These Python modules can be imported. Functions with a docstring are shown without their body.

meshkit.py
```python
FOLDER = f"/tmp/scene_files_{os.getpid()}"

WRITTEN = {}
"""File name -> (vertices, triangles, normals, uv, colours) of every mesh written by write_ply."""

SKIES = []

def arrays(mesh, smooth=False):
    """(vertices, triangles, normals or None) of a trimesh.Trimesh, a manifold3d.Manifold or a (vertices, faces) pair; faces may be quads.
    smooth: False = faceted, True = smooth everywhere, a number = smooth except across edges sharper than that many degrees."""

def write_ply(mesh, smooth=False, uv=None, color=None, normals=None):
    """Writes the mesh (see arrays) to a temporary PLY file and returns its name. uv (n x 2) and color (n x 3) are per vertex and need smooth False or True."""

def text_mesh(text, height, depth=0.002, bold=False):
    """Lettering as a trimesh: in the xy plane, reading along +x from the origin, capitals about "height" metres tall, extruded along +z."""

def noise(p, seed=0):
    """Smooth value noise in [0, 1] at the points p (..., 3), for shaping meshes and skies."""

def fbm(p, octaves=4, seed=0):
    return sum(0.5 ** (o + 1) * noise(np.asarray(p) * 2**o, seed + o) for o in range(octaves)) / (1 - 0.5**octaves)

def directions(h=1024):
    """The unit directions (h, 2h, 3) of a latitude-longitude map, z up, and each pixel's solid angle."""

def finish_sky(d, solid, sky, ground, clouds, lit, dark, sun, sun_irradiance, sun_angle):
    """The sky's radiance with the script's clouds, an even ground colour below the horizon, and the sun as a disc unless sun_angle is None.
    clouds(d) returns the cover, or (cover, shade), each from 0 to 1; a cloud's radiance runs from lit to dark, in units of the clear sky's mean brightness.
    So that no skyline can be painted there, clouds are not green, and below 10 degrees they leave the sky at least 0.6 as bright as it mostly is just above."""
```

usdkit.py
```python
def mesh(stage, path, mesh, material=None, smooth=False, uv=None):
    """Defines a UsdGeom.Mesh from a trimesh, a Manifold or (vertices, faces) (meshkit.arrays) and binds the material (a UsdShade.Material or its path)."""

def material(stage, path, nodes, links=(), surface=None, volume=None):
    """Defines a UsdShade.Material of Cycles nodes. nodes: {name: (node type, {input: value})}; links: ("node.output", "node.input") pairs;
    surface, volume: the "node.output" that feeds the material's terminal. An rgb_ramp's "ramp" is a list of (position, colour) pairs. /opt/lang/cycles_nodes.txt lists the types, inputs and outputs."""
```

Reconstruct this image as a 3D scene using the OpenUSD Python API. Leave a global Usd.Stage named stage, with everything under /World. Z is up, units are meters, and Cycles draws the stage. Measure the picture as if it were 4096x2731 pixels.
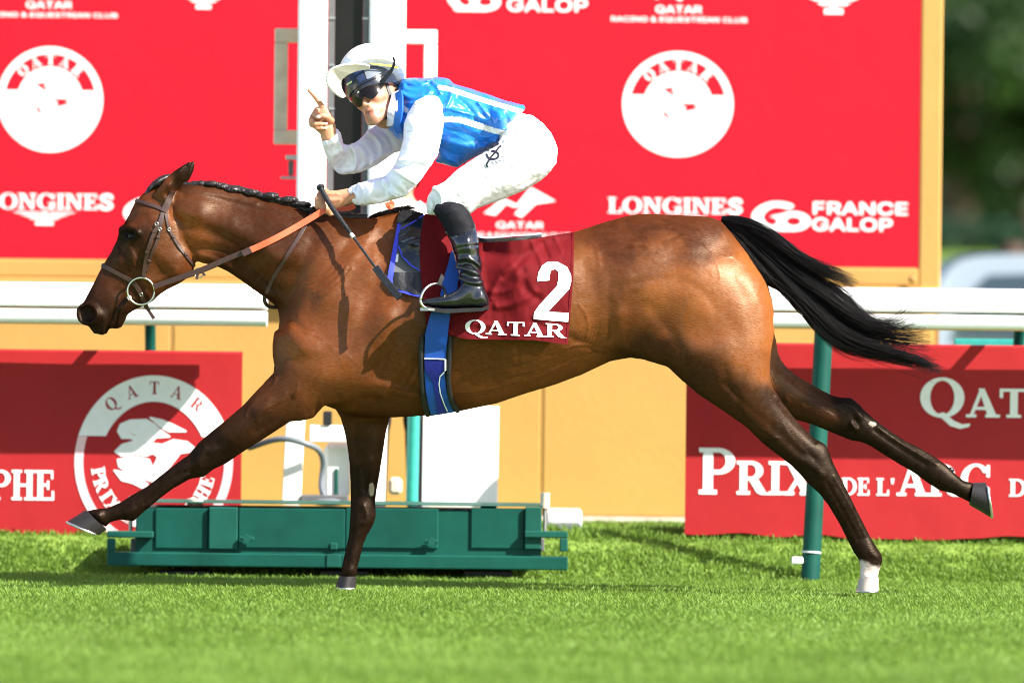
import math, numpy as np, trimesh, shapely, usdkit, meshkit
from shapely import affinity
from shapely.geometry import Polygon, box, LineString, Point
from shapely.ops import unary_union
from scipy import sparse
from scipy.sparse.linalg import spsolve
from scipy.spatial import cKDTree
from scipy.interpolate import CubicSpline, PchipInterpolator
from scipy.ndimage import gaussian_filter, gaussian_filter1d
from pxr import Usd, UsdGeom, UsdLux, UsdShade, Gf, Sdf, Vt

stage = Usd.Stage.CreateInMemory()
UsdGeom.SetStageUpAxis(stage, UsdGeom.Tokens.z)
UsdGeom.SetStageMetersPerUnit(stage, 1.0)
UsdGeom.Xform.Define(stage, '/World')
UsdGeom.Scope.Define(stage, '/World/Looks')
rng = np.random.default_rng(7)

# ------------------------------------------------------------------ camera, sky, sun, exposure
CAM = np.array([0.0, -30.0, 1.35]); FPX = 29520.0; CX, CY = 2048.0, 1365.5   # a long lens seen from the outside rail
PITCH, ROLL = -math.atan(343.5 / FPX), math.radians(0.6)
EXPOSURE = 1.47
cam = UsdGeom.Camera.Define(stage, '/World/camera')
cam.CreateFocalLengthAttr(FPX / 4096 * 36); cam.CreateHorizontalApertureAttr(36.0); cam.CreateVerticalApertureAttr(36.0 * 682 / 1024)
cam.CreateFStopAttr(1.6); cam.CreateFocusDistanceAttr(29.8); cam.CreateClippingRangeAttr(Gf.Vec2f(0.5, 2000)); cam.CreateExposureAttr(EXPOSURE)
fwd = np.array([0, math.cos(PITCH), math.sin(PITCH)]); rgt = np.array([1.0, 0, 0]); up = np.cross(rgt, fwd)
rgt, up = rgt * math.cos(ROLL) + up * math.sin(ROLL), up * math.cos(ROLL) - rgt * math.sin(ROLL)
_m = Gf.Matrix4d(*rgt, 0, *up, 0, *(-fwd), 0, *CAM, 1)
UsdGeom.Xformable(cam).AddTransformOp().Set(_m)

SUN_EL, SUN_AZ = math.radians(40), math.radians(121)
sund = np.array([math.sin(SUN_AZ) * math.cos(SUN_EL), math.cos(SUN_AZ) * math.cos(SUN_EL), math.sin(SUN_EL)])
sky_mat = usdkit.material(stage, '/World/Looks/sky_air', {
    's': ('sky_texture', {'sky_type': 'single_scattering', 'sun_disc': False, 'sun_elevation': SUN_EL, 'sun_rotation': SUN_AZ, 'aerosol_density': 1.5}),
    'b': ('background_shader', {'strength': 0.10})}, [('s.color', 'b.color')], surface='b.background')
dome = UsdLux.DomeLight.Define(stage, '/World/sky')
UsdShade.MaterialBindingAPI.Apply(dome.GetPrim()).Bind(sky_mat)
dome.GetPrim().SetCustomDataByKey('kind', 'structure'); dome.GetPrim().SetCustomDataByKey('label', 'clear bright daytime sky over the racecourse'); dome.GetPrim().SetCustomDataByKey('category', 'sky')
sun = UsdLux.DistantLight.Define(stage, '/World/sun')
sun.CreateNormalizeAttr(True); sun.CreateIntensityAttr(1.25); sun.CreateAngleAttr(0.5); sun.CreateColorAttr(Gf.Vec3f(1.0, 0.95, 0.87))
_z = sund; _x = np.cross([0, 0, 1.0], _z); _x /= np.linalg.norm(_x); _y = np.cross(_z, _x)
UsdGeom.Xformable(sun).AddTransformOp().Set(Gf.Matrix4d(*_x, 0, *_y, 0, *_z, 0, 0, 0, 20, 1))

# ------------------------------------------------------------------ helpers
def at(p, y):
    """the points where the sight lines through photograph points p meet the upright planes at depth y"""
    p = np.asarray(p, float); y = np.asarray(y, float)
    d = rgt * ((p[..., 0:1] - CX) / FPX) + up * (-(p[..., 1:2] - CY) / FPX) + fwd
    t = (y[..., None] - CAM[1]) / d[..., 1:2] if y.ndim else (y - CAM[1]) / d[..., 1:2]
    return CAM + d * t
def px(w):
    v = np.asarray(w, float) - CAM
    t = v @ fwd
    return np.stack([CX + FPX * (v @ rgt) / t, CY - FPX * (v @ up) / t], -1)
def crop(x0, y0, f):
    return lambda *pts: np.array([(x0 + a / f, y0 + b / f) for a, b in pts])
P, A, B, C = crop(0, 0, .5742188), crop(200, 550, 1.96), crop(1150, 130, 1.96), crop(1400, 780, 1.704)
D, E, F, G = crop(200, 1300, 1.42533), crop(2200, 800, 1.2405), crop(2500, 1300, 1.42544), crop(900, 1580, 1.68)
J1, J2, J3, J4 = crop(1180, 130, 4.0), crop(1200, 320, 3.92), crop(1200, 700, 4.0), crop(1850, 500, 5.2267)
cat = lambda *a: np.concatenate(a)

def smooth_line(pts, n=None, step=4.0, closed=False):
    pts = np.asarray(pts, float)
    if closed: pts = np.vstack([pts, pts[:1]])
    s = np.r_[0, np.cumsum(np.maximum(np.linalg.norm(np.diff(pts, axis=0), axis=1), 1e-6) ** 0.6)]
    if closed: f = CubicSpline(s, pts, bc_type='periodic')
    else: f = CubicSpline(s, pts) if len(pts) > 2 else (lambda u: pts[0] + (pts[1] - pts[0]) * (np.asarray(u) / s[-1])[:, None])
    if n is None:
        L = np.linalg.norm(np.diff(pts, axis=0), axis=1).sum(); n = max(int(L / step), 8)
    return f(np.linspace(0, s[-1], n, endpoint=not closed))

NAMES = {}
def numbered(path):
    if path not in NAMES: NAMES[path] = 0; return path
    NAMES[path] += 1
    return f'{path}_{NAMES[path]:03d}'
def tag(prim, label=None, cat=None, group=None, kind=None):
    prim = prim.GetPrim() if hasattr(prim, 'GetPrim') else prim
    for k, v in (('label', label), ('category', cat), ('group', group), ('kind', kind)):
        if v: prim.SetCustomDataByKey(k, v)
    return prim
BASE = {}
def thing(name, label, cat, loc=(0, 0, 0), group=None):
    path = numbered('/World/' + name); x = UsdGeom.Xform.Define(stage, path)
    x.AddTranslateOp().Set(Gf.Vec3d(*map(float, loc))); BASE[path] = np.asarray(loc, float)
    tag(x, label, cat, group); return path
def part(name, mesh, mat, parent='/World', smooth=35, label=None, color=None, kind=None):
    """one Mesh prim of the scene; the vertices are given in world coordinates"""
    path = numbered(f'{parent}/{name}'); base = BASE.get(parent, np.zeros(3)); BASE[path] = base
    if isinstance(mesh, (list, tuple)) and len(mesh) and isinstance(mesh[0], trimesh.Trimesh): mesh = trimesh.util.concatenate(mesh)
    if hasattr(mesh, 'to_mesh'):
        m = mesh.to_mesh(); mesh = trimesh.Trimesh(m.vert_properties[:, :3], m.tri_verts, process=False)
    if not isinstance(mesh, trimesh.Trimesh):
        v, f = np.asarray(mesh[0], float), np.asarray(mesh[1], int)
        if f.shape[1] == 4: f = np.vstack([f[:, [0, 1, 2]], f[:, [0, 2, 3]]])
        mesh = trimesh.Trimesh(v, f, process=False)
    mesh = mesh.copy(); mesh.vertices = mesh.vertices - base
    m = usdkit.mesh(stage, path, mesh, mat, smooth=smooth)
    if color is not None:
        UsdGeom.PrimvarsAPI(m).CreatePrimvar('coat', Sdf.ValueTypeNames.Color3fArray, 'vertex').Set(Vt.Vec3fArray.FromNumpy(np.asarray(color, np.float32)))
    tag(m, label, kind=kind); return path
def solo(name, mesh, mat, label, cat, group=None, kind=None, smooth=35):
    path = part(name, mesh, mat, '/World', smooth); tag(stage.GetPrimAtPath(path), label, cat, group, kind); return path

def boxm(x0, x1, y0, y1, z0, z1, bevel=0.0):
    if bevel <= 0:
        m = trimesh.creation.box((x1 - x0, y1 - y0, z1 - z0)); m.apply_translation(((x0 + x1) / 2, (y0 + y1) / 2, (z0 + z1) / 2)); return m
    b = min(bevel, (x1 - x0) / 2.2, (y1 - y0) / 2.2, (z1 - z0) / 2.2); pts = []
    for sx in (0, 1):
        for sy in (0, 1):
            for sz in (0, 1):
                c = np.array([(x0, x1)[sx], (y0, y1)[sy], (z0, z1)[sz]]); s = np.array([1 - 2 * sx, 1 - 2 * sy, 1 - 2 * sz]) * b
                pts += [c + s * (0, 1, 1), c + s * (1, 0, 1), c + s * (1, 1, 0)]
    return trimesh.convex.convex_hull(np.array(pts))
def tube(pts, r, n=10, caps=True, flat=None, nrm=None):
    """a tube (or, with flat=(half width, half thickness), a strap lying with its thickness along nrm) along the points"""
    pts = np.asarray(pts, float); m = len(pts); r = np.broadcast_to(np.asarray(r, float), (m,))
    t = np.gradient(pts, axis=0); t /= np.linalg.norm(t, axis=1, keepdims=True) + 1e-12
    if nrm is None:
        ref = np.array([0, 0, 1.0]) if abs(t[:, 2]).mean() < .8 else np.array([0, 1.0, 0]); nrm = np.broadcast_to(ref, (m, 3))
    nrm = np.asarray(nrm, float) * np.ones((m, 1)); nrm = nrm - t * (nrm * t).sum(1, keepdims=True); nrm /= np.linalg.norm(nrm, axis=1, keepdims=True) + 1e-12
    b = np.cross(t, nrm)
    if flat is None:
        a = np.linspace(0, 2 * math.pi, n, endpoint=False); prof = np.stack([np.cos(a), np.sin(a)], 1)
        ring = pts[:, None] + r[:, None, None] * (prof[None, :, 0:1] * nrm[:, None] + prof[None, :, 1:2] * b[:, None])
    else:
        w, h = flat; q = .75
        prof = np.array([(w, h * q), (w * .9, h), (-w * .9, h), (-w, h * q), (-w, -h * q), (-w * .9, -h), (w * .9, -h), (w, -h * q)]); n = 8
        ring = pts[:, None] + (prof[None, :, 1:2] * nrm[:, None] + prof[None, :, 0:1] * b[:, None]) * r[:, None, None]
    v = ring.reshape(-1, 3); f = []
    i = np.arange(m - 1)[:, None] * n; j = np.arange(n)[None]; k = (j + 1) % n
    q1 = np.stack([i + j, i + k, i + n + k], -1).reshape(-1, 3); q2 = np.stack([i + j, i + n + k, i + n + j], -1).reshape(-1, 3)
    f = [q1, q2]
    if caps:
        v = np.vstack([v, pts[0], pts[-1]]); c0, c1 = m * n, m * n + 1; jj = np.arange(n)
        f += [np.stack([(jj + 1) % n, jj, np.full(n, c0)], 1), np.stack([(m - 1) * n + jj, (m - 1) * n + (jj + 1) % n, np.full(n, c1)], 1)]
    mesh = trimesh.Trimesh(v, np.vstack(f), process=False)
    if mesh.volume < 0: mesh.invert()
    return mesh
def extrude(shape, depth):
    """a shapely shape as a solid, its face in xy, thickness along +z"""
    gs = [g for g in getattr(shape, 'geoms', [shape]) if g.geom_type == 'Polygon' and g.area > 1e-9]
    return trimesh.util.concatenate([trimesh.creation.extrude_polygon(g, depth, engine='earcut') for g in gs])
def upright(mesh, y):
    """turns a solid drawn in xy into one standing in the xz plane whose face (at y) looks to the camera"""
    m = mesh.copy(); v = m.vertices.copy(); d = v[:, 2].max(); m.vertices = np.stack([v[:, 0], y + (d - v[:, 2]), v[:, 1]], 1); m.invert()
    if m.volume < 0: m.invert()
    return m
def onplane(pts, y):
    return at(np.asarray(pts, float), y)[:, [0, 2]]
def ball(c, r, sub=3):
    m = trimesh.creation.icosphere(sub, 1.0); m.apply_scale(r); m.apply_translation(c); return m

# ------------------------------------------------------------------ solid modelling on a grid of distances
class Field:
    def __init__(s, lo, hi, h):
        s.lo, s.h = np.asarray(lo, float), h; s.n = np.ceil((np.asarray(hi) - s.lo) / h).astype(int) + 1
        s.D = np.full(s.n, 0.5, np.float32); s.ax = [s.lo[k] + h * np.arange(s.n[k]) for k in range(3)]
    def block(s, lo, hi):
        a = np.clip(np.floor((np.asarray(lo) - s.lo) / s.h).astype(int), 0, s.n - 1); b = np.clip(np.ceil((np.asarray(hi) - s.lo) / s.h).astype(int) + 1, 1, s.n)
        return tuple(slice(a[k], b[k]) for k in range(3)), [s.ax[k][a[k]:b[k]] for k in range(3)]
    def blend(s, sl, d, k):
        a = s.D[sl]
        if k > 0:
            h = np.maximum(k - np.abs(a - d), 0) / k; s.D[sl] = np.minimum(a, d) - h * h * k * .25
        else: s.D[sl] = np.minimum(a, d)
    def carve(s, sl, d, k):
        a = s.D[sl]; d = -d; h = np.maximum(k - np.abs(a - d), 0) / k; s.D[sl] = np.maximum(a, d) + h * h * k * .25
    def cone(s, p0, p1, r0, r1, k=.01, squash=None):
        """a round cone from p0 to p1; squash = (axis, factor) flattens it"""
        p0, p1 = np.asarray(p0, float), np.asarray(p1, float); m = max(r0, r1) * (1.0 if squash is None else 1.6) + k + 2 * s.h
        sl, (X, Y, Z) = s.block(np.minimum(p0, p1) - m, np.maximum(p0, p1) + m)
        q = np.stack(np.meshgrid(X, Y, Z, indexing='ij'), -1) - p0; ax = p1 - p0
        t = np.clip((q @ ax) / max(ax @ ax, 1e-9), 0, 1); v = q - t[..., None] * ax
        if squash is not None:
            n_, f_ = np.asarray(squash[0], float), squash[1]; n_ = n_ / np.linalg.norm(n_); v = v + (v @ n_)[..., None] * n_ * (1 / f_ - 1)
        d = np.linalg.norm(v, axis=-1) - (r0 + (r1 - r0) * t)
        s.blend(sl, d.astype(np.float32), k)
    def inflate(s, poly, depth, yc, k=.03, relief=None, cut=None):
        """a solid whose outline seen from the camera is poly (photograph points), rounded like a body: depth and yc are lists of
        (photograph point, half depth in metres) and (photograph point, middle depth y) that vary over the outline"""
        ymean = np.mean([b for _, b in yc])
        cp = np.array([a for a, _ in yc], float); cv = np.array([b for _, b in yc], float)
        def ycat(w): return smooth_field(cp, cv, px(w)) if len(cv) > 1 else np.full(w.shape[:-1], cv[0])
        pw = at(poly, ycat(at(poly, ymean)))[:, [0, 2]]
        pg = Polygon(pw).buffer(0); pg = max(getattr(pg, 'geoms', [pg]), key=lambda g: g.area)
        m = k + 4 * s.h; x0, z0, x1, z1 = pg.bounds
        sl, (X, Y, Z) = s.block((x0 - m, -9, z0 - m), (x1 + m, 9, z1 + m))
        XX, ZZ = np.meshgrid(X, Z, indexing='ij'); shp = XX.shape
        ins = shapely.contains_xy(pg, XX.ravel(), ZZ.ravel()).reshape(shp)
        ring = LineString(pg.exterior.coords).segmentize(s.h * .5); tree = cKDTree(np.array(ring.coords))
        d2 = tree.query(np.stack([XX.ravel(), ZZ.ravel()], 1))[0].reshape(shp); sd = np.where(ins, d2, -d2)
        idx = -np.ones(shp, int); idx[ins] = np.arange(ins.sum()); N = ins.sum()
        diag = np.zeros(shp); I, J, V = [], [], []
        for dx, dz in ((1, 0), (-1, 0), (0, 1), (0, -1)):
            nb = np.roll(idx, (-dx, -dz), (0, 1)); sn = np.roll(sd, (-dx, -dz), (0, 1)); both = ins & (nb >= 0)
            I.append(idx[both]); J.append(nb[both]); V.append(-np.ones(both.sum()))
            edge = ins & (nb < 0); th = np.clip(sd / np.maximum(sd - sn, 1e-9), .15, 1)
            diag += np.where(both, 1, 0) + np.where(edge, 1 + (1 - th) / th, 0)
        I.append(idx[ins]); J.append(idx[ins]); V.append(diag[ins])
        M = sparse.csc_matrix((np.concatenate(V), (np.concatenate(I), np.concatenate(J))), (N, N))
        phi = np.zeros(shp); phi[ins] = spsolve(M, np.full(N, s.h * s.h)); q = 2 * phi
        R = math.sqrt(max(q.max(), 1e-9)) * .8; q = np.where(ins, q, -(2 * R * d2 + d2 * d2))
        gx, gz = np.gradient(q, s.h); G2 = np.where(ins, gx * gx + gz * gz, (2 * R + 2 * d2) ** 2)
        W = np.stack([XX, np.full(shp, ymean), ZZ], -1); PX = px(W)
        dp = np.array([a for a, _ in depth], float); dv = np.array([b for _, b in depth], float); dw = at(dp, ymean)
        ii = np.clip(np.round((dw[:, 0] - X[0]) / s.h).astype(int), 0, len(X) - 1); kk = np.clip(np.round((dw[:, 2] - Z[0]) / s.h).astype(int), 0, len(Z) - 1)
        rr = dv / np.sqrt(np.maximum(q[ii, kk], (2 * s.h) ** 2)); r = np.exp(smooth_field(dp, np.log(rr), PX)) if len(rr) > 1 else np.full(shp, rr[0])
        YC = smooth_field(cp, cv, PX) if len(cv) > 1 else np.full(shp, cv[0])
        rel = relief(PX) if relief is not None else None
        d = np.empty((len(X), len(Y), len(Z)), np.float32)
        for j, y in enumerate(Y):
            u = (y - YC) / r; g = u * u - q; d[:, j] = g / (np.sqrt(G2 + (2 * u / r) ** 2) + 2e-3)
            if rel is not None: d[:, j] -= rel * np.clip(np.abs(y - YC) / (r * np.sqrt(np.maximum(q, 1e-4))), 0, 1) ** 2
        if cut is not None: d = cut(d, X, Y, Z)
        s.blend(sl, d, k)
    def mesh(s, iso=0.0):
        Dv = s.D - iso; S = Dv < 0; c = np.zeros(np.array(S.shape) - 1, np.int8)
        for a, b, e in np.ndindex(2, 2, 2): c += S[a:S.shape[0] - 1 + a, b:S.shape[1] - 1 + b, e:S.shape[2] - 1 + e]
        mask = (c > 0) & (c < 8); ci = np.argwhere(mask); N = len(ci); acc = np.zeros((N, 3)); cnt = np.zeros(N)
        for axn in range(3):
            for b in np.ndindex(2, 2):
                o0 = np.zeros(3, int); o0[[k for k in range(3) if k != axn]] = b; o1 = o0.copy(); o1[axn] = 1
                a0 = Dv[tuple((ci + o0).T)]; a1 = Dv[tuple((ci + o1).T)]; m = (a0 < 0) != (a1 < 0)
                t = np.where(m, a0 / np.where(m, a0 - a1, 1), 0); p = o0 + t[:, None] * (o1 - o0)
                acc += np.where(m[:, None], p, 0); cnt += m
        v = s.lo + s.h * (ci + acc / cnt[:, None]); idx = np.full(c.shape, -1, np.int64); idx[mask] = np.arange(N); faces = []
        for axn in range(3):
            a, b = [k for k in range(3) if k != axn]
            sl0 = [slice(None)] * 3; sl1 = [slice(None)] * 3; sl0[axn] = slice(0, -1); sl1[axn] = slice(1, None)
            diff = S[tuple(sl0)] != S[tuple(sl1)]; e = np.argwhere(diff)
            e = e[(e[:, a] > 0) & (e[:, b] > 0) & (e[:, a] < S.shape[a] - 1) & (e[:, b] < S.shape[b] - 1)]
            da = np.zeros(3, int); da[a] = 1; db = np.zeros(3, int); db[b] = 1
            q = np.stack([idx[tuple((e - da - db).T)], idx[tuple((e - db).T)], idx[tuple(e.T)], idx[tuple((e - da).T)]], 1)
            pos = S[tuple(e.T)]; flip = pos if axn != 1 else ~pos
            q = np.where(flip[:, None], q, q[:, ::-1]); faces.append(q)
        q = np.vstack(faces); q = q[(q >= 0).all(1)]
        f = np.vstack([q[:, [0, 1, 2]], q[:, [0, 2, 3]]])
        m = trimesh.Trimesh(v, f, process=False)
        if m.volume < 0: m.invert()
        return m
def smooth_field(cp, cv, at_px, sig=None):
    """a smooth blend of the values cv given at the photograph points cp (inverse distance, third power)"""
    q = np.asarray(at_px, float); shp = q.shape[:-1]; q = q.reshape(-1, 2); out = np.empty(len(q)); e = 14.0 if sig is None else sig
    for i in range(0, len(q), 200000):
        d2 = ((q[i:i + 200000, None] - cp[None]) ** 2).sum(-1) + e * e; w = d2 ** -1.6; out[i:i + 200000] = (w @ cv) / w.sum(1)
    return out.reshape(shp)
def strokes(items):
    """relief: (points of a line in the photograph, width in photograph px, height in metres[, 'step']) summed; used for muscles, bones, folds"""
    prep = []
    for it in items:
        line = smooth_line(it[0], step=3.0) if len(it[0]) > 1 else np.asarray(it[0], float)
        prep.append((cKDTree(line), line, it[1], it[2], it[3] if len(it) > 3 else None))
    def f(PX):
        q = PX.reshape(-1, 2); out = np.zeros(len(q))
        for tree, line, w, amp, mode in prep:
            near = np.where(((q > line.min(0) - 4 * w) & (q < line.max(0) + 4 * w)).all(1))[0]
            if not len(near): continue
            d, i = tree.query(q[near])
            if mode == 'step' and len(line) > 2:      # falls away on the right-hand side of the line
                t = np.gradient(line, axis=0)[i]; side = t[:, 0] * (q[near, 1] - line[i, 1]) - t[:, 1] * (q[near, 0] - line[i, 0])
                out[near] += amp * np.where(side > 0, np.exp(-(d / (2.2 * w)) ** 2), np.exp(-(d / (.5 * w)) ** 2))
            else: out[near] += amp * np.exp(-(d / w) ** 2)
        return out.reshape(PX.shape[:-1])
    return f
# ------------------------------------------------------------------ plain materials
def M(name, nodes, links, surface='p.BSDF', **k): return usdkit.material(stage, '/World/Looks/' + name, nodes, links, surface=surface, **k)
def simple(name, col, rough=.5, spec=.5, metal=0.0, var=.12, scale=30.0, bump=0.0, bscale=200.0, coat=0.0, sheen=0.0, stretch=None, transl=None):
    """a plain surface with a little tone variation and fine relief"""
    c = np.array(col, float)
    n = {'g': ('geometry', {}), 'n': ('noise_texture', {'scale': scale, 'detail': 4.0}), 'r': ('rgb_ramp', {'ramp': [(0.25, tuple(c * (1 - var))), (0.75, tuple(np.minimum(c * (1 + var), .95)))]}),
         'p': ('principled_bsdf', {'roughness': rough, 'specular_ior_level': spec, 'metallic': metal, 'coat_weight': coat, 'coat_roughness': .06, 'sheen_weight': sheen})}
    l = [('n.fac', 'r.fac'), ('r.color', 'p.base_color')]
    if stretch is not None:
        n['mp'] = ('mapping', {'scale': stretch}); l += [('g.position', 'mp.vector'), ('mp.vector', 'n.vector')]; src = 'mp.vector'
    else: l += [('g.position', 'n.vector')]; src = 'g.position'
    if bump > 0:
        n['bn'] = ('noise_texture', {'scale': bscale, 'detail': 3.0}); n['b'] = ('bump', {'strength': 1.0, 'distance': bump}); l += [(src, 'bn.vector'), ('bn.fac', 'b.height'), ('b.normal', 'p.normal')]
    s = 'p.BSDF'
    if transl:
        n['t'] = ('translucent_bsdf', {'color': tuple(c)}); n['m'] = ('mix_closure', {'fac': transl}); l += [('p.BSDF', 'm.closure1'), ('t.BSDF', 'm.closure2')]; s = 'm.closure'
    return M(name, n, l, s)
m_red = simple('red_sign_panel', (.45, .0055, .018), .6, .15, var=.05, scale=3.0, bump=.002, bscale=8.0)
m_banner = simple('red_banner_cloth', (.34, .010, .014), .6, .3, var=.06, scale=4.0, bump=.004, bscale=5.0)
m_print = simple('white_print', (.80, .80, .80), .55, .3, var=.04)
m_pink = simple('pink_print', (.80, .52, .56), .55, .3, var=.04)
m_redprint = simple('red_print', (.42, .0085, .022), .55, .3, var=.05)
m_yellow = simple('yellow_paint', (.43, .245, .068), .5, .35, var=.06, scale=2.5, bump=.0015, bscale=30.0)
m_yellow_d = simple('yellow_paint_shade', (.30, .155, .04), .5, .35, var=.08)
m_white = simple('white_plastic', (.80, .80, .79), .35, .5, var=.04, scale=6.0)
m_whitep = simple('white_paint', (.78, .78, .76), .45, .4, var=.05, scale=6.0)
m_cream = simple('cream_and_shaded_white', (.62, .55, .42), .6, .3, var=.18, scale=14.0)  # cream fittings; also the shade painted into the left side bracket
m_conc = simple('pale_concrete', (.42, .38, .31), .85, .2, var=.18, scale=18.0, bump=.002, bscale=60.0)
m_green = simple('green_gloss_paint', (.004, .062, .046), .5, .2, var=.25, scale=5.0, bump=.0015, bscale=14.0)
m_green2 = simple('lighter_green_paint', (.007, .075, .056), .55, .2, var=.2, scale=9.0)  # slightly lighter green for lid, stiles and fittings
m_teal = simple('teal_paint', (.03, .30, .25), .45, .4, var=.1)
m_dark = simple('black_rubber', (.012, .012, .013), .6, .4, var=.2)
m_mirror = simple('dark_smoked_mirror', (.010, .0095, .009), .32, .25, var=.4, scale=1.6)
m_gframe = simple('grey_metal_frame', (.11, .11, .115), .45, .5, var=.15)
m_steel = simple('grey_steel', (.45, .45, .46), .3, .5, metal=.8, var=.15)
m_hose = simple('grey_hose', (.13, .15, .17), .45, .4, var=.15)

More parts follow.
